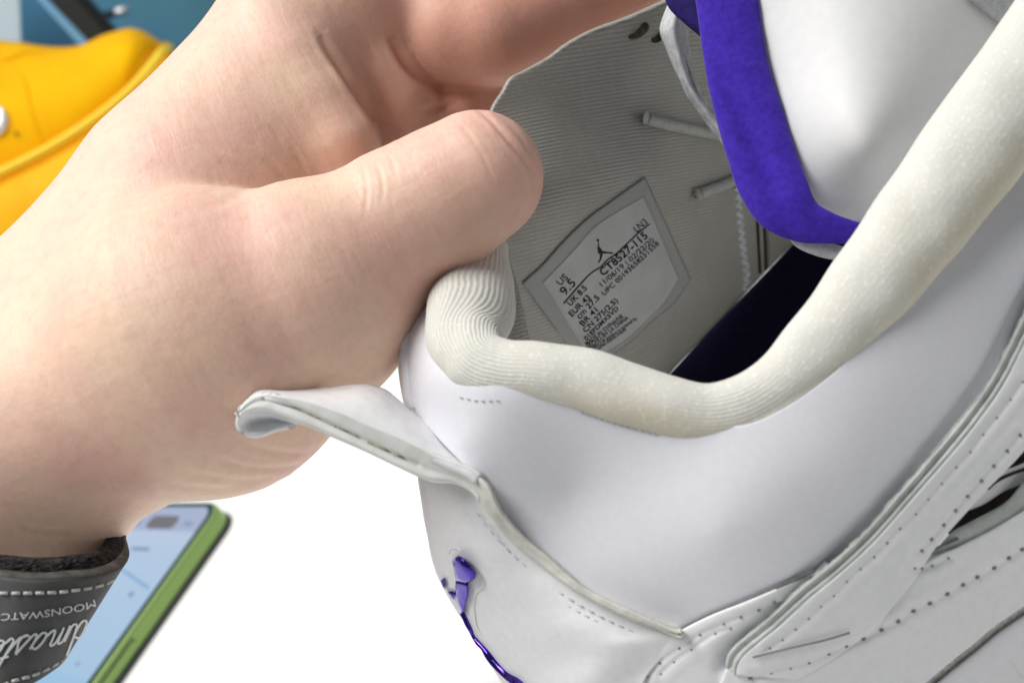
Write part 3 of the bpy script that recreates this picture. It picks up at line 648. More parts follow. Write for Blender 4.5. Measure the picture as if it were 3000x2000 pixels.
tabo = loft([dl(T, 18.5, 18.7), dl([((a[0] + b[0]) / 2, (a[1] + b[1]) / 2) for a, b in zip(spline([(p[0], p[1], 0) for p in T], 14), spline([(p[0], p[1], 0) for p in Mb], 14))], 17.75, 17.9), dl(Mb, 17.45, 17.5)], 90, 24)
tab = sheet('pull_tab', W(tabo[..., 0], tabo[..., 1], tabo[..., 2]), M_tab, shoe, .0012)
def half(A, B, j0, n=60):
    """part of a band beyond a share j0 of its length"""
    A = spline([(p[0], p[1], 0) for p in A], n)[int(j0 * n):]; B = spline([(p[0], p[1], 0) for p in B], n)[int(j0 * n):]
    return A[:, :2], B[:, :2]
g = loft([dl(Mb, 17.44, 17.5), dl(Cc, 17.42, 17.6), dl(Lo, 17.6, 17.8), dl([(p[0] + 4, p[1] - 6) for p in Lo], 18.3, 18.3)], 100, 24)
# groove between the two layers of the tab
pc = spline([(p[0], p[1], 0) for p in Cc], 200)[:, :2]
dist = np.sqrt(((g[..., None, :2] - pc) ** 2).sum(-1)).min(-1)
g[..., 2] += .05 * np.exp(-(dist / 6.) ** 2) * (g[..., 0] > 770) * (g[..., 0] < 1230)
M_tabedge = grain(mat('worn_tab_edge', (.83, .83, .81), .8, .2), 350, col2=(.72, .72, .68), bump=.15, dist=.0004, detail=6)
sheet('tab_edge', W(g[..., 0], g[..., 1], g[..., 2]), M_tabedge, tab, .0012)
strands('glue_line', [[(803, 1174), (868, 1196), (939, 1227), (985, 1249)], [(990, 1252), (1038, 1273), (1050, 1280)], [(1076, 1292), (1105, 1306), (1140, 1322)], [(1150, 1327), (1184, 1342)]], lambda u, v: 17.47 + (u - 700) * .0002, -.015, 3.2, M_crack, tab, 30, 8, 1.5)
g = loft([[(704, 1226, 17.6), (724, 1213, 17.62), (754, 1207, 17.64), (795, 1211, 17.66), (835, 1226, 17.68), (872, 1240, 17.7)], [(704, 1246, 17.75), (730, 1240, 17.95), (760, 1236, 18.0), (797, 1232, 17.95), (833, 1236, 17.85), (872, 1241, 17.75)], [(714, 1264, 17.8), (738, 1272, 17.85), (768, 1267, 17.85), (800, 1253, 17.82), (832, 1245, 17.8), (872, 1242, 17.78)]], 40, 20)
sheet('tab_underside', W(g[..., 0], g[..., 1], g[..., 2]), M_leather2, tab, .001)
# beige raw edge running down the side of the heel counter
EU = [(1320, 1352), (1375, 1372), (1415, 1400), (1441, 1429), (1467, 1486), (1531, 1563), (1620, 1639), (1709, 1716), (1850, 1786), (1970, 1838), (2000, 1848)]
EL = [(1300, 1412), (1345, 1422), (1376, 1440), (1402, 1465), (1429, 1505), (1492, 1582), (1582, 1658), (1671, 1722), (1811, 1799), (1951, 1850), (1985, 1858)]
def fl3(P, o): return [(u, v, float(HEEL(u, v)) + o) for u, v in P]
g = loft([fl3(up_(EU, 6, 0), .35), fl3(EU, -.12), fl3([((a[0] + b[0]) / 2, (a[1] + b[1]) / 2) for a, b in zip(EU, EL)], -.24), fl3(EL, -.14), fl3(up_(EL, 8, -4), .3)], 110, 20)
g[..., 2] += (RNG.random(g.shape[:2]) - .5) * .006
sheet('raw_edge', W(g[..., 0], g[..., 1], g[..., 2]), M_edge, heelp, .001)

# raised violet emblem on the heel
def prism(name, poly, field, off, h, mt, parent, inset=.22):
    """outline of pixels on a field: raised plate with a domed rim"""
    P = np.array(poly, float); c = P.mean(0)
    bm = bmesh.new()
    def ring(k, o): return [bm.verts.new(W(u, v, float(field(u, v)) - o)) for u, v in c + (P - c) * k]
    n = len(P); R = [ring(1.0, off - .03), ring(1.0, off + h * .45), ring(1 - inset * .4, off + h * .85), ring(1 - inset, off + h)]
    for a, b2 in zip(R, R[1:]):
        for i in range(n): bm.faces.new([a[i], a[(i + 1) % n], b2[(i + 1) % n], b2[i]])
    bm.faces.new(R[-1]); bmesh.ops.triangulate(bm, faces=[f for f in bm.faces if len(f.verts) > 4])
    bmesh.ops.recalc_face_normals(bm, faces=bm.faces)
    me = bpy.data.meshes.new(name); bm.to_mesh(me); bm.free()
    return link(name, me, mt, parent, True)
def zl(P): return [(1200 + .287 * x, 1550 + .287 * y) for x, y in P]
em = prism('emblem', zl([(432, 330), (465, 285), (500, 265), (560, 300), (620, 365), (662, 440), (672, 500), (620, 535), (575, 552), (520, 540), (478, 530), (450, 430)]), HEEL, .06, .20, M_foil, heelp, .3)
prism('emblem_body', zl([(470, 520), (560, 535), (600, 540), (598, 620), (600, 660), (580, 740), (562, 800), (558, 860), (525, 850), (500, 800), (480, 740), (465, 640)]), HEEL, .04, .16, M_foil, em, .3)
prism('emblem_arm', zl([(315, 530), (350, 490), (352, 560), (358, 602), (335, 590)]), HEEL, .05, .12, M_foil, em)
prism('emblem_arm', zl([(385, 636), (440, 628), (470, 660), (440, 712), (415, 690)]), HEEL, .05, .12, M_foil, em)
lg = [(535, 845, 9), (560, 890, 9), (590, 960, 9), (618, 1020, 7), (640, 1075, 5), (665, 1115, 6), (705, 1160, 9), (750, 1205, 9), (800, 1265, 14), (860, 1340, 16), (940, 1430, 15), (1010, 1500, 14), (1090, 1560, 15), (1180, 1640, 15)]
tube('emblem_leg', [(1200 + .287 * x, 1550 + .287 * y, float(HEEL(1200 + .287 * x, 1550 + .287 * y)) - .05, r * .95) for x, y, r in lg], M_foil, em, 110, 14, .8)
# pressed outline round the emblem
for P in ([(400, 250), (420, 205), (470, 190), (530, 215)], [(720, 460), (755, 520), (740, 590), (690, 620), (662, 680), (655, 780), (665, 880), (690, 990), (740, 1080), (800, 1160)]):
    strands('pressed_line', [zl(P)], HEEL, .0, 1.8, M_leather2, heelp, 30, 8)

# rows of stitch holes
z8 = lambda P: [(1700 + .638 * x, 1000 + .638 * y) for x, y in P]
rows = [(z8([(870, 1405), (928, 1366), (988, 1318), (1048, 1270), (1103, 1215), (1163, 1165), (1222, 1100), (1285, 1042), (1348, 988), (1408, 924), (1467, 858), (1538, 791), (1595, 724), (1657, 652), (1724, 577), (1788, 508), (1848, 427), (1910, 350), (1973, 267), (2030, 185)]), .255, 7.5, 's'),
        (z8([(1567, 960), (1612, 908), (1668, 842), (1722, 776), (1777, 711), (1840, 640), (1897, 572), (1958, 503), (2018, 430)]), .27, 7.5, 's'),
        (z8([(1535, 1040), (1568, 1042), (1615, 1030), (1690, 995)]), .26, 5.5, 'p'),
        (z8([(780, 1545), (877, 1520), (965, 1497), (1050, 1473), (1142, 1433), (1222, 1398), (1300, 1366), (1383, 1325), (1460, 1286), (1530, 1238), (1605, 1203), (1685, 1160), (1757, 1118), (1823, 1082), (1900, 1040), (1968, 995), (2030, 955)]), .255, 7.6, 'p'),
        (z8([(305, 1535), (365, 1475), (455, 1407), (550, 1345), (660, 1295), (738, 1265), (820, 1235), (890, 1200)]), .145, 6, 'o'),
        (z8([(370, 1525), (430, 1470), (510, 1413), (620, 1340), (690, 1318)]), .145, 5, 'o')]
for P_, _, _, _ in rows: ROWS.append(spline([(u, v, 0) for u, v in P_], 90)[:, :2])
# overlays on the side
OUTL = lambda u, v: OUT(u, v)
A = [(1800, 2040), (1828, 2000), (1891, 1925), (1955, 1874), (2006, 1842), (2083, 1804), (2180, 1766), (2274, 1727), (2389, 1676), (2430, 1655)]
B = [(2080, 2080), (2110, 2010), (2140, 1950), (2160, 1915), (2200, 1880), (2250, 1835), (2300, 1790), (2345, 1745), (2400, 1700), (2440, 1665)]
lowq = patch('lower_overlay', A, B, OUTL, M_leather2, shoe, 110, 60, .12, .0022, .03, mod=lambda u, v: slot([SO], .15, 26)(u, v) + groove()(u, v))
strands('overlay_gap_shade', [[(u - 4, v - 5) for u, v in OA]], OUT, .05, 4.5, M_gap_shade, lowq, 80, 8)  # dark strand paints the shade in the gap along the overlay edge
tube('overlay_lip', [(u + 3, v + 2, float(OUT(u, v)) - .10, 6) for u, v in A[:-2]], M_leather2, lowq, 80, 10)
SO = [(2122, 1950), (2130, 1915), (2150, 1888), (2242, 1812), (2338, 1724), (2434, 1646), (2529, 1557), (2625, 1449), (2721, 1340), (2817, 1225), (2900, 1110), (2957, 1002), (3010, 892), (3060, 790)]
def inset(P, k): return [(u + k * .76, v + k * .65) for u, v in P]
SI = [(2330, 1990), (2420, 1940), (2480, 1900), (2560, 1840), (2620, 1770), (2690, 1680), (2740, 1605), (2786, 1550), (2839, 1492), (2893, 1432), (2935, 1390), (3000, 1320), (3060, 1240), (3110, 1150)]
S2 = inset(SO, 44)
strap_p = patch('side_strap', S2, SI, OUTL, M_leather2, shoe, 170, 60, .26, .0018, .02, mod=groove())
# thick cut edge of the strap: two layers
h1 = inset(SO, 0); h2 = inset(SO, 20); h3 = inset(SO, 44)
g = loft([[(u, v, float(OUT(u, v)) + .0) for u, v in h1], [(u, v, float(OUT(u, v)) - .17) for u, v in inset(SO, 5)], [(u, v, float(OUT(u, v)) - .20) for u, v in h2], [(u, v, float(OUT(u, v)) - .19) for u, v in inset(SO, 25)], [(u, v, float(OUT(u, v)) - .25) for u, v in inset(SO, 33)], [(u, v, float(OUT(u, v)) - .255) for u, v in h3]], 120, 26)
g[..., 2] += (RNG.random(g.shape[:2]) - .5) * .012
sheet('strap_edge', W(g[..., 0], g[..., 1], g[..., 2]), M_bevel, strap_p, .001)
# lower side panel down to the midsole
PA = [(2060, 2080), (2117, 1985), (2125, 1962), (2210, 1935), (2306, 1908), (2415, 1880), (2497, 1858), (2600, 1790), (2660, 1700), (2725, 1640), (2812, 1600), (2902, 1556), (3000, 1498), (3080, 1450)]
PBm = [(2580, 2120), (2640, 2060), (2710, 2000), (2760, 1958), (2812, 1916), (2860, 1878), (2902, 1842), (2950, 1808), (3000, 1775), (3080, 1730)]
lp = patch('side_panel', PA, PBm, OUTL, M_leather2, shoe, 150, 70, .19, .002, .05, mod=groove())
strands('panel_slit_shade', [[(2205, 1924), (2306, 1899), (2415, 1874), (2490, 1852)]], OUT, .34, 3.5, M_recess_shade, lp, 40, 8)  # raised dark strand paints the shade inside the slit
# opening with folded grey fabric
patch('fabric_fold', [(2719, 1640), (2786, 1560), (2839, 1530), (2946, 1470), (2995, 1416), (3070, 1350)], [(2719, 1650), (2812, 1612), (2860, 1590), (2902, 1567), (3000, 1509), (3080, 1462)], OUT, M_bevel, shoe, 40, 14, .05, .001, .08)
strands('fold_line_shade', [[(2732, 1610), (2768, 1594), (2808, 1577)]], OUT, .16, 4, M_recess_shade, shoe)
patch('side_opening', [(2780, 1555), (2839, 1490), (2893, 1430), (2935, 1388), (3000, 1310), (3070, 1230)], [(2786, 1568), (2839, 1545), (2900, 1515), (2946, 1485), (3000, 1430), (3070, 1360)], OUT, M_dark, shoe, 40, 14, -.35, .001)
patch('side_web', [(2893, 1428), (2920, 1404), (2950, 1385), (3000, 1365), (3070, 1330)], [(2839, 1494), (2880, 1478), (2940, 1440), (3000, 1415), (3070, 1385)], OUT, M_leather2, shoe, 30, 10, -.1, .001)
strands('web_edge', [[(2893, 1432), (2915, 1412), (2950, 1393), (3000, 1375), (3060, 1360)]], OUT, .0, 5, M_dark, shoe)
# midsole
patch('midsole_groove', up_(PBm, -4, -4), up_(PBm, 18, 20), OUT, M_groove, shoe, 60, 10, .03, .002)
MB = [(u + 100, v + 90) for u, v in PBm]
patch('midsole', up_(PBm, 12, 16), MB, OUT, M_midsole, shoe, 70, 18, .05, .012, .16)
for P, off, r, par in rows:
    par = {'s': strap_p, 'p': lp, 'o': lowq}[par]; off -= .012
    J = ([], [])
    q = np.array(P)
    for i, (u, v) in enumerate(P):
        t = q[min(i + 1, len(P) - 1)] - q[max(i - 1, 0)]; t = t / np.linalg.norm(t)
        d = float(OUT(u, v)) - off
        a, b2 = (u - t[0] * r * .7, v - t[1] * r * .7), (u + t[0] * r * .7 + 1.5, v + t[1] * r * .7 - 1)
        tube('', [(*a, d + .02, r * .35), (u, v, d - .012, r * .62), (*b2, d + .02, r * .3)], None, None, 7, 8, .5, True, J)
    o = mesh('stitch_marks', J[0], J[1], M_recess_shade, par); fix_normals(o); o['kind'] = 'stuff'  # dark beads paint the shade in the thread holes
# stitch dashes under the collar and beside the raw edge
def dashes(P, n, field, off, r, mt, par, ln=.5, start=0):
    q = spline([(u, v, 0) for u, v in P], n * 10)[:, :2]; J = ([], [])
    for i in range(n):
        s = q[i * 10:i * 10 + int(10 * ln) + 1]
        tube('', [(u, v, float(field(u, v)) - off, r) for u, v in s[[0, len(s) // 2, -1]]], None, None, 6, 6, .6, True, J)
    o = mesh('stitch_marks', J[0], J[1], mt, par); fix_normals(o); o['kind'] = 'stuff'; return o
M_stl0 = mat('mid_grey_thread', (.48, .48, .48), .9, .1)
ank = bpy.data.objects['ankle_panel']
dashes([(1345, 1163), (1400, 1173), (1470, 1172)], 6, OUT, .02, 2.2, M_stl0, ank)
dashes([(1700, 1207), (1770, 1230), (1850, 1254), (1930, 1274)], 12, OUT, .03, 2.4, M_stl0, ank, .6)
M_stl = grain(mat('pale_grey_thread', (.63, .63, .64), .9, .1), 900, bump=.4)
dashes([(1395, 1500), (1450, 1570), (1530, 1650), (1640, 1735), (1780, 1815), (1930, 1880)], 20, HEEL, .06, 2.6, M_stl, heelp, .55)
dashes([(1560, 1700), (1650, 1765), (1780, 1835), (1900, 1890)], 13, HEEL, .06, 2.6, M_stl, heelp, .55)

# ------------------------------------------------------------------ size label
z4 = lambda P: [(1450 + .351 * x, 500 + .351 * y) for x, y in P]
LABF = lambda u, v: INN(u, v) - .04 - .03 * np.sin((u * .8 + v * .6) * .012) - .06 * np.exp(-(((u - 1720) * .8 + (v - 780) * .6) / 60.) ** 2)
LT = z4([(235, 940), (400, 790), (580, 590), (780, 400), (1000, 240), (1260, 55)])
LB = z4([(720, 1600), (900, 1590), (1150, 1420), (1330, 1250), (1500, 1110), (1640, 905)])
lab = patch('size_label', LT, LB, LABF, M_film, shoe, 50, 50, .0, .0003)
LT2 = z4([(400, 930), (500, 830), (660, 660), (830, 470), (1010, 350), (1250, 210)])
LB2 = z4([(800, 1580), (930, 1520), (1130, 1390), (1290, 1240), (1430, 1090), (1540, 900)])
face = patch('label_face', LT2, LB2, LABF, M_label, lab, 50, 50, .012, .0001)
INK = lambda u, v: LABF(u, v) - .034
def stroke_mesh(name, lines, field, mt, parent):
    """flat printed strokes: lines of (u, v, width)"""
    V, F = [], []
    for P in lines:
        q = spline(P, max(8, 6 * len(P))); t = np.gradient(q[:, :2], axis=0); t /= np.linalg.norm(t, axis=1)[:, None] + 1e-9
        nrm = np.stack([-t[:, 1], t[:, 0]], 1); k = len(V)
        for i in range(len(q)):
            for sgn in (-1, 1):
                a = q[i, :2] + sgn * nrm[i] * q[i, 2] / 2; V.append(W(a[0], a[1], float(field(*a))))
        F += [[k + 2 * i, k + 2 * i + 1, k + 2 * i + 3, k + 2 * i + 2] for i in range(len(q) - 1)]
    return mesh(name, V, F, mt, parent, smooth=False)
FONT_CACHE = {}
def text_px(name, txt, path, h, field, mt, parent, flip=False, bold=0.0, shear=0.0):
    """print txt along a pixel path on a surface, cap height h px"""
    cu = bpy.data.curves.new('print', 'FONT'); cu.body = txt; cu.size = 1; cu.shear = shear; cu.offset = bold; cu.resolution_u = 3
    ob = bpy.data.objects.new('print', cu); COL.objects.link(ob)
    dg = bpy.context.evaluated_depsgraph_get(); me = bpy.data.meshes.new_from_object(ob.evaluated_get(dg))
    bpy.data.objects.remove(ob); bpy.data.curves.remove(cu)
    co = np.zeros(len(me.vertices) * 3); me.vertices.foreach_get('co', co); co = co.reshape(-1, 3)
    x0, x1 = co[:, 0].min(), co[:, 0].max(); cap = .729
    q = spline([(p[0], p[1], 0) for p in path], 60)[:, :2]
    s = (co[:, 0] - x0) / (x1 - x0) * 59; i = np.clip(s.astype(int), 0, 58); f = (s - i)[:, None]
    base = q[i] * (1 - f) + q[i + 1] * f
    t = q[np.minimum(i + 2, 59)] - q[np.maximum(i - 1, 0)]; t /= np.linalg.norm(t, axis=1)[:, None]
    upv = np.stack([t[:, 1], -t[:, 0]], 1)
    p = base + upv * (co[:, 1] / cap * h)[:, None]
    P = W(p[:, 0], p[:, 1], field(p[:, 0], p[:, 1]))
    me.vertices.foreach_set('co', P.ravel()); me.update(); me.name = name
    return link(name, me, mt, parent, smooth=False)
H = .351
for txt, p0, p1, h, bd in (('US', (548, 962), (616, 898), 58, 0), ('9.5', (588, 1048), (682, 945), 76, 0), ('UK 8.5', (632, 1132), (774, 985), 50, .01), ('EUR 43', (645, 1222), (802, 1065), 50, .01), ('cm 27.5', (708, 1242), (878, 1065), 50, .01),
        ('BR 41', (735, 1300), (864, 1170), 48, .01), ('CN 275(2.5)', (758, 1354), (1030, 1090), 45, .01), ('01EFDMX5VD', (765, 1420), (1037, 1155), 38, .012), ('MADE IN CHINA/NE', (768, 1460), (1074, 1222), 34, .012),
        ('HECHO EN LA CHINA', (778, 1492), (1120, 1235), 34, .012), ('FABRIQUE product is covered by', (800, 1512), (1190, 1240), 32, .01), ('www.nike.com', (838, 1520), (1100, 1330), 32, .01),
        ('LN3', (1188, 518), (1280, 440), 60, 0), ('CT8527-115', (905, 882), (1282, 553), 66, .016), ('11/06/19 | 02/22/20', (897, 970), (1336, 590), 46, 0), ('UPC 00193658231558', (915, 1045), (1376, 615), 42, .004)):
    a, b2 = z4([p0, p1]); text_px('print', txt, [a, b2], h * H, INK, M_ink, face, bold=bd)
zs = lambda P: [(1450 + .351 * x, 500 + .351 * y, w_ * .351) for x, y, w_ in P]
stroke_mesh('print_rule', [zs([(575, 1110, 9), (700, 965, 9), (800, 860, 9), (890, 800, 9), (940, 745, 9), (1005, 702, 9), (1100, 615, 9), (1200, 520, 9), (1295, 445, 9)])], INK, M_ink, face)
stroke_mesh('emblem_print', [zs([(860, 573, 14), (861, 582, 22), (862, 590, 14)]), zs([(862, 588, 5), (866, 620, 7), (868, 645, 10)]), zs([(860, 640, 14), (872, 655, 26), (884, 675, 26), (895, 690, 24)]),
        zs([(868, 655, 8), (866, 680, 9), (870, 698, 5)]), zs([(890, 682, 22), (925, 684, 15), (955, 686, 11), (984, 690, 14)]), zs([(892, 688, 20), (888, 715, 15), (882, 740, 11), (866, 770, 7)])], INK, M_ink, face)

# ------------------------------------------------------------------ the hand (one continuous body)
# chains of (u, v, depth cm, radius px); grown together as one smooth volume
vox = .075
x0, x1, y0, y1, z0, z1 = -13.2, 4.6, -8.6, 8.6, 16.4, 26.2
ax = np.arange(x0, x1, vox, dtype=np.float32); ay = np.arange(y0, y1, vox, dtype=np.float32); az = np.arange(z0, z1, vox, dtype=np.float32)
GX, GY, GZ = np.meshgrid(ax, ay, az, indexing='ij')
def sph(u, v, d, r): return np.array([(u - 1500) / FPX * d, -(v - 1000) / FPX * d, d]), r * d / FPX
def cone(a, b):
    A, ra = sph(*a); B, rb = sph(*b)
    ba = (B - A).astype(np.float32); l2 = float((ba ** 2).sum())
    px, py, pz = GX - np.float32(A[0]), GY - np.float32(A[1]), GZ - np.float32(A[2])
    t = np.clip((px * ba[0] + py * ba[1] + pz * ba[2]) / l2, 0, 1)
    return np.sqrt((px - t * ba[0]) ** 2 + (py - t * ba[1]) ** 2 + (pz - t * ba[2]) ** 2) - (np.float32(ra) + t * np.float32(rb - ra))
def smin(a, b, k):
    h = np.maximum(k - np.abs(a - b), 0) / k; return np.minimum(a, b) - h * h * h * k * np.float32(1 / 6.)
def chain(P, k=.12):
    r = None
    for a, b in zip(P, P[1:]):
        q = cone(a, b); r = q if r is None else smin(r, q, np.float32(k))
    return r
HAND = {
 'body': [(-470, 2500, 21.6, 370), (-310, 1900, 21.2, 375), (-150, 1580, 21.0, 400), (30, 1280, 21.4, 425), (262, 1052, 22.0, 400), (600, 650, 22.5, 380), (788, 436, 23.1, 340)],
 'thumb': [(40, 1360, 20.8, 320), (330, 1170, 20.4, 340), (600, 1005, 20.2, 455), (905, 862, 19.9, 333), (1165, 660, 19.75, 216), (1290, 588, 19.65, 202), (1398, 520, 19.55, 195)],
 'top': [(640, 570, 23.2, 345), (856, 168, 23.4, 248), (988, 8, 23.6, 236), (1200, -150, 24.2, 210)],
 'lip': [(805, 66, 22.4, 95), (862, 188, 22.0, 108), (935, 312, 21.85, 114), (998, 425, 21.75, 114), (1020, 510, 21.8, 100)],
 'fold': [(985, -10, 23.1, 124), (1050, 105, 23.1, 126), (1170, 285, 23.4, 114)],
 'index': [(1328, 84, 23.4, 166), (1430, 88, 23.3, 164), (1640, -10, 23.6, 158), (1920, -140, 24.4, 150)],
 'palm': [(900, 560, 23.6, 200), (1180, 400, 23.8, 120), (1330, 350, 24.0, 90)],
 'middle': [(1150, 420, 24.6, 200), (1420, 250, 24.7, 140), (1700, 150, 25.2, 130)],
}
body = chain(HAND['body'], .5)
thumb = chain(HAND['thumb'], .35)
top = chain(HAND['top'], .5)
ub = 1500 + FPX * GX / GZ; vb = 1000 - FPX * GY / GZ
kv = np.clip(.9 - (vb - 0) / 190 * .9, .06, .9).astype(np.float32)
k = np.clip(1.3 - (ub - 250) / 380 * 1.27, .04, 1.3).astype(np.float32)
f = smin(body, top, np.float32(.9))
f = smin(f, chain(HAND['lip']), np.float32(.75))
f = smin(f, chain(HAND['fold']), kv)
f = smin(f, chain(HAND['index']), kv)
f = smin(f, chain(HAND['middle']), np.float32(.10))
f = smin(f, chain(HAND['palm']), np.float32(.10))
f = smin(f, thumb, k)
del GX, GY, GZ, ub, vb, kv, k, body, thumb, top
def surface_nets(f):
    s = f < 0; nx, ny, nz = f.shape
    c = np.zeros((nx - 1, ny - 1, nz - 1), np.uint8)
    for i in (0, 1):
        for j in (0, 1):
            for l in (0, 1): c += s[i:nx - 1 + i, j:ny - 1 + j, l:nz - 1 + l]
    ci = np.argwhere((c > 0) & (c < 8)); vid = -np.ones(c.shape, np.int64); vid[tuple(ci.T)] = np.arange(len(ci))
    acc = np.zeros((len(ci), 3)); cnt = np.zeros(len(ci))
    cor = [(i, j, l) for i in (0, 1) for j in (0, 1) for l in (0, 1)]
    val = {o: f[ci[:, 0] + o[0], ci[:, 1] + o[1], ci[:, 2] + o[2]] for o in cor}
    for a in cor:
        for d in range(3):
            if a[d]: continue
            b = list(a); b[d] = 1; b = tuple(b); va, vb = val[a], val[b]; mk = (va < 0) != (vb < 0)
            t = va[mk] / (va[mk] - vb[mk]); p = np.repeat(np.array([a], float), mk.sum(), 0); p[:, d] = t
            acc[mk] += p; cnt[mk] += 1
    V = ci + acc / cnt[:, None]
    F = []
    for d in range(3):
        sl0 = [slice(None)] * 3; sl1 = [slice(None)] * 3; sl0[d] = slice(0, -1); sl1[d] = slice(1, None)
        ed = s[tuple(sl0)] != s[tuple(sl1)]; e = np.argwhere(ed); e1, e2 = [q for q in range(3) if q != d]
        e = e[(e[:, e1] > 0) & (e[:, e2] > 0) & (e[:, e1] < f.shape[e1] - 1) & (e[:, e2] < f.shape[e2] - 1)]
        ins = s[tuple(e.T)]
        q = []
        for o1, o2 in ((-1, -1), (0, -1), (0, 0), (-1, 0)):
            x = e.copy(); x[:, e1] += o1; x[:, e2] += o2; q.append(vid[tuple(x.T)])
        q = np.stack(q, 1)
        if d == 1: ins = ~ins
        q[~ins] = q[~ins][:, ::-1]; F.append(q)
    return V, np.concatenate(F)
V, F = surface_nets(f); del f
V = V * vox + np.array([x0, y0, z0])
V = (CP + V[:, :1] * CR + V[:, 1:2] * CU + V[:, 2:] * fw) * .01
def np_mesh(name, V, F):
    me = bpy.data.meshes.new(name); n = len(F)
    me.vertices.add(len(V)); me.vertices.foreach_set('co', V.ravel().astype(np.float32))
    me.loops.add(n * 4); me.loops.foreach_set('vertex_index', F.ravel().astype(np.int32))
    me.polygons.add(n); me.polygons.foreach_set('loop_start', np.arange(0, n * 4, 4, dtype=np.int32))
    me.update(calc_edges=True); me.validate(); return me
# relax, refine once
def relax(V, F, it, lam=.5):
    E = np.concatenate([F[:, [0, 1]], F[:, [1, 2]], F[:, [2, 3]], F[:, [3, 0]]])
    deg = np.bincount(E.ravel(), minlength=len(V))[:, None]
    for _ in range(it):
        S = np.zeros_like(V)
        for a in range(3): S[:, a] = np.bincount(E[:, 0], V[E[:, 1], a], len(V)) + np.bincount(E[:, 1], V[E[:, 0], a], len(V))
        V = V + lam * (S / deg - V)
    return V
V = relax(V, F, 3)
hand = link('person', np_mesh('person', V, F), M_skin)
sd = hand.modifiers.new('s', 'SUBSURF'); sd.levels = sd.render_levels = 1
dg = bpy.context.evaluated_depsgraph_get(); me2 = bpy.data.meshes.new_from_object(hand.evaluated_get(dg))
hand.modifiers.clear(); old = hand.data; hand.data = me2; bpy.data.meshes.remove(old)
bm = bmesh.new(); bm.from_mesh(me2); bmesh.ops.recalc_face_normals(bm, faces=bm.faces); bm.to_mesh(me2); bm.free()
me2.polygons.foreach_set('use_smooth', [True] * len(me2.polygons))
n = len(me2.vertices); co = np.zeros(n * 3); me2.vertices.foreach_get('co', co); co = co.reshape(-1, 3)
no = np.zeros(n * 3); me2.vertices.foreach_get('normal', no); no = no.reshape(-1, 3)
pu, pv, pd = PX(co); q2 = np.stack([pu, pv], 1)
front = ((co - CP * .01) * no).sum(1) < 0
WR = [ # creases of the skin: polyline, width px, depth cm, deepest depth it reaches
 ([(1396, 316), (1437, 352), (1487, 408), (1530, 459), (1555, 500), (1568, 560)], 7, .030, 21),
 ([(1330, 345), (1375, 395), (1420, 470), (1450, 540)], 6, .010, 21), ([(1480, 345), (1530, 410), (1560, 470)], 6, .012, 21),
 ([(1100, 470), (1120, 530), (1118, 600)], 6, .010, 21), ([(1140, 455), (1165, 520)], 6, .010, 21), ([(1060, 480), (1075, 560), (1066, 640)], 6, .010, 21),
 ([(700, 1292), (800, 1322), (890, 1330), (965, 1305)], 9, .022, 21), ([(640, 1345), (740, 1372), (850, 1368), (930, 1335)], 9, .024, 21), ([(560, 1385), (700, 1408), (830, 1392)], 9, .022, 21), ([(480, 1418), (620, 1432), (760, 1415)], 9, .016, 21),
 ([(790, 548), (740, 520), (690, 490), (640, 470)], 11, .018, 23), ([(840, 530), (810, 495), (770, 460)], 10, .014, 23), ([(900, 515), (880, 470), (850, 430)], 10, .012, 23), ([(720, 565), (660, 590), (600, 600)], 11, .02, 23),
 ([(935, 100), (965, 150), (1010, 215), (1060, 290), (1100, 350), (1130, 425)], 11, .085, 24), ([(1140, 100), (1165, 150), (1195, 195), (1240, 235), (1300, 268)], 11, .085, 24), ([(1060, 110), (1085, 160), (1105, 195)], 10, .02, 24), ([(1240, 330), (1300, 310), (1345, 300)], 9, .04, 25),
 ([(60, 1540), (150, 1552), (260, 1548), (330, 1530)], 9, .018, 22), ([(0, 1480), (160, 1500), (330, 1490)], 9, .012, 22),
]
disp = np.zeros(n); fl0 = np.zeros(n)
for P, wd, dp, dm in WR:
    c = spline([(a, b_, 0) for a, b_ in P], 40)[:, :2]
    lo, hi = c.min(0) - 40, c.max(0) + 40
    sel = np.where((q2 > lo).all(1) & (q2 < hi).all(1) & front & (pd < dm))[0]
    dd = np.sqrt(((q2[sel, None] - c[None]) ** 2).sum(-1)); j = dd.argmin(1); ds = dd.min(1)
    env = np.sin(np.clip(j / 39, .0, 1) * np.pi) ** .5 * .9 + .1
    if dp > .05: fl0[sel] += .45 * env * np.exp(-(ds / 24.) ** 2)
    disp[sel] -= dp * env * np.exp(-(ds / wd) ** 2) - .35 * dp * env * np.exp(-((ds - 2.2 * wd) / wd) ** 2)
co = co + no * (disp * .01)[:, None]
me2.vertices.foreach_set('co', co.ravel()); me2.update()
fl_ = np.clip((pu - 850) / 500, 0, 1) * np.clip((pd - 19.5) / 3.0, 0, 1) * .62 + np.clip((pu - 900) / 700, 0, 1) * .16 + fl0 + .25 * np.clip(1 - np.hypot((pu - 1580) / 130., (pv - 560) / 220.), 0, 1)
a_ = me2.attributes.new('flush', 'FLOAT', 'POINT'); a_.data.foreach_set('value', np.clip(fl_, 0, .9).astype(np.float32))
tag(hand, "person's bare hand pinching the far collar edge with its thumb inside the white sneaker", 'person')

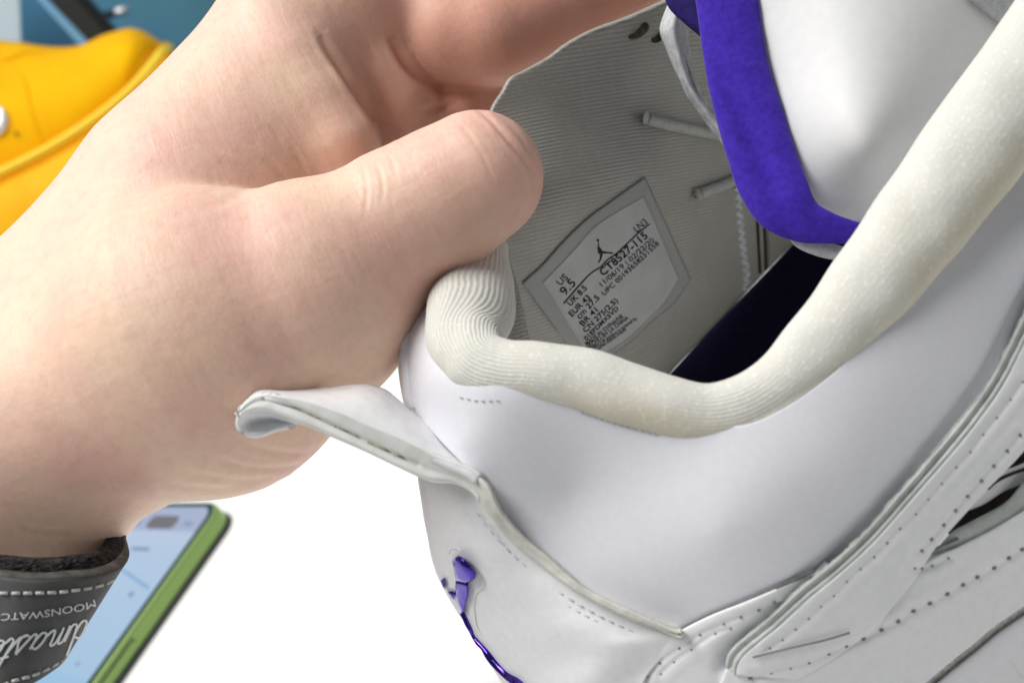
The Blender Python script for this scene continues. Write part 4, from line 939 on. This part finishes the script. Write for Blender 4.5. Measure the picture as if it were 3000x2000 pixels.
# ------------------------------------------------------------------ watch strap round the wrist
ws = thing('watch_strap', 'grey fabric watch strap with white lettering around the wrist', 'watch strap')
Ro = [(-420, 1600, 19.0), (-250, 1655, 18.1), (-110, 1678, 17.7), (0, 1688, 17.5), (96, 1698, 17.5), (191, 1694, 17.7), (271, 1688, 18.0), (335, 1672, 18.5), (367, 1652, 19.0), (379, 1626, 19.6), (374, 1592, 20.4), (351, 1535, 21.6), (310, 1470, 22.6)]
Bo = [(-420, 2010, 19.0), (-250, 2060, 18.1), (-130, 2075, 17.7), (-40, 2065, 17.5), (30, 2032, 17.5), (100, 1999, 17.7), (150, 1968, 18.1), (183, 1942, 18.5), (200, 1918, 19.0), (203, 1890, 19.6), (195, 1860, 20.4), (165, 1800, 21.6), (120, 1750, 22.6)]
BANDC = [Ro, [((a[0] + b[0]) / 2, (a[1] + b[1]) / 2, (a[2] + b[2]) / 2 - .06) for a, b in zip(Ro, Bo)], Bo]
g = loft(BANDC, 120, 30)
band = sheet('band', W(g[..., 0], g[..., 1], g[..., 2]), M_strap, ws, .0008)
Ri = [(-420, 1545, 19.4), (-250, 1590, 18.7), (-110, 1617, 18.3), (0, 1628, 18.1), (128, 1637, 18.15), (223, 1628, 18.4), (277, 1620, 18.8), (300, 1603, 19.3), (316, 1580, 19.9), (328, 1560, 20.5), (338, 1545, 21.2), (346, 1530, 21.8), (330, 1475, 22.6)]
def lerp(A, B, t, dd=0): return [(a[0] + (b[0] - a[0]) * t, a[1] + (b[1] - a[1]) * t, a[2] + (b[2] - a[2]) * t + dd) for a, b in zip(A, B)]
g = loft([lerp(Ro, Ri, 0), lerp(Ro, Ri, .12, -.05), lerp(Ro, Ri, .3, -.03), lerp(Ro, Ri, .38, .06)], 120, 12)
sheet('band_edge', W(g[..., 0], g[..., 1], g[..., 2]), M_rim, ws, .0006)
g = loft([lerp(Ro, Ri, .34, .05), lerp(Ro, Ri, .6, .0), lerp(Ro, Ri, .9, .02), lerp(Ro, Ri, 1.08, .15)], 140, 24)
g[..., 2] += (RNG.random(g.shape[:2]) - .5) * .07
sheet('fuzzy_lining', W(g[..., 0], g[..., 1], g[..., 2]), M_velcro, ws, .0006)
BF = grid_field([c[:10] for c in BANDC])
z6 = lambda P: [(.3189 * x, 1500 + .3189 * y) for x, y in P]
for P, n_ in (([(-110, 735), (30, 742), (140, 742), (240, 742), (330, 740), (420, 738), (520, 735), (610, 726), (700, 715), (800, 700), (900, 678), (990, 650), (1070, 610)], 11), ([(20, 1590), (110, 1550), (200, 1525), (320, 1490), (430, 1440), (520, 1390), (590, 1345), (622, 1300)], 7)):
    q = spline([(*p, 0) for p in z6(P)], n_ * 12)[:, :2]
    for i in range(n_):
        s = q[i * 12:i * 12 + 9]
        tube('stitch', [(u, v, float(BF(u, v)) - .015 - (.03 if j == 1 else 0), 4.6) for j, (u, v) in enumerate(s[[0, 4, 8]])], M_thread, band, 8, 8, .6)
BT = lambda u, v: BF(u, v) - .035
text_px('lettering', 'MOONSWATCH', z6([(868, 800), (800, 826), (740, 842), (600, 866), (480, 888), (380, 902), (270, 916), (150, 920), (20, 930), (-90, 938)]), 21.5, BT, M_print, band, bold=.0, shear=.12)
CURS = {'d': (1.0, [[(.62, .8), (.35, 1), (.08, .6), (.10, .12), (.32, .03), (.60, .45), (.72, 1.2), (.78, 1.95)], [(.78, 1.95), (.66, .6), (.68, .1), (.85, .02), (1.05, .25)]]),
 'm': (1.3, [[(0, .2), (.16, .95), (.14, .5), (.10, 0)], [(.10, .2), (.30, .92), (.48, .95), (.50, .5), (.46, 0)], [(.46, .2), (.70, .92), (.90, .95), (.90, .4), (.96, .03), (1.12, .05), (1.32, .3)]]),
 'a': (1.0, [[(.66, .8), (.40, 1), (.10, .62), (.10, .12), (.34, .03), (.58, .4), (.70, .95)], [(.70, .95), (.62, .35), (.70, .03), (.86, .05), (1.02, .3)]]),
 's': (.72, [[(0, .25), (.22, .7), (.40, 1.12), (.44, .8), (.56, .4), (.46, .03), (.20, 0), (.06, .15)], [(.3, .02), (.6, .08), (.74, .3)]]),
 't': (.62, [[(0, .25), (.25, 1), (.36, 1.75), (.26, .8), (.22, .15), (.38, .02), (.62, .25)], [(.02, 1.2), (.62, 1.25)]]),
 'e': (.8, [[(0, .25), (.40, .5), (.58, .82), (.42, 1.02), (.14, .65), (.16, .15), (.42, .02), (.82, .3)]])}
def cursive(txt, path, xh, slant, wd, field):
    q = spline([(p[0], p[1], 0) for p in path], 80)[:, :2]; tot = sum(CURS[c][0] for c in txt); x = 0; L = []
    for ch in txt:
        for st in CURS[ch][1]:
            out = []
            for a, b2 in st:
                f = np.clip((x + a) / tot * 79, 0, 78.99); i = int(f); p0 = q[i] * (1 - (f - i)) + q[i + 1] * (f - i)
                t = q[i + 1] - q[i]; sp_ = np.linalg.norm(t) ; t = t / sp_; u_ = np.array([t[1], -t[0]])
                pp = p0 + (u_ + t * slant) * b2 * xh; out.append((pp[0], pp[1], wd))
            L.append(out)
        x += CURS[ch][0]
    return L
stroke_mesh('lettering', cursive('dmaste', z6([(815, 972), (700, 1018), (600, 1052), (480, 1085), (380, 1105), (250, 1130), (100, 1155), (-60, 1185)]), 43, .72, 6.2, BT), BT, M_print, band)
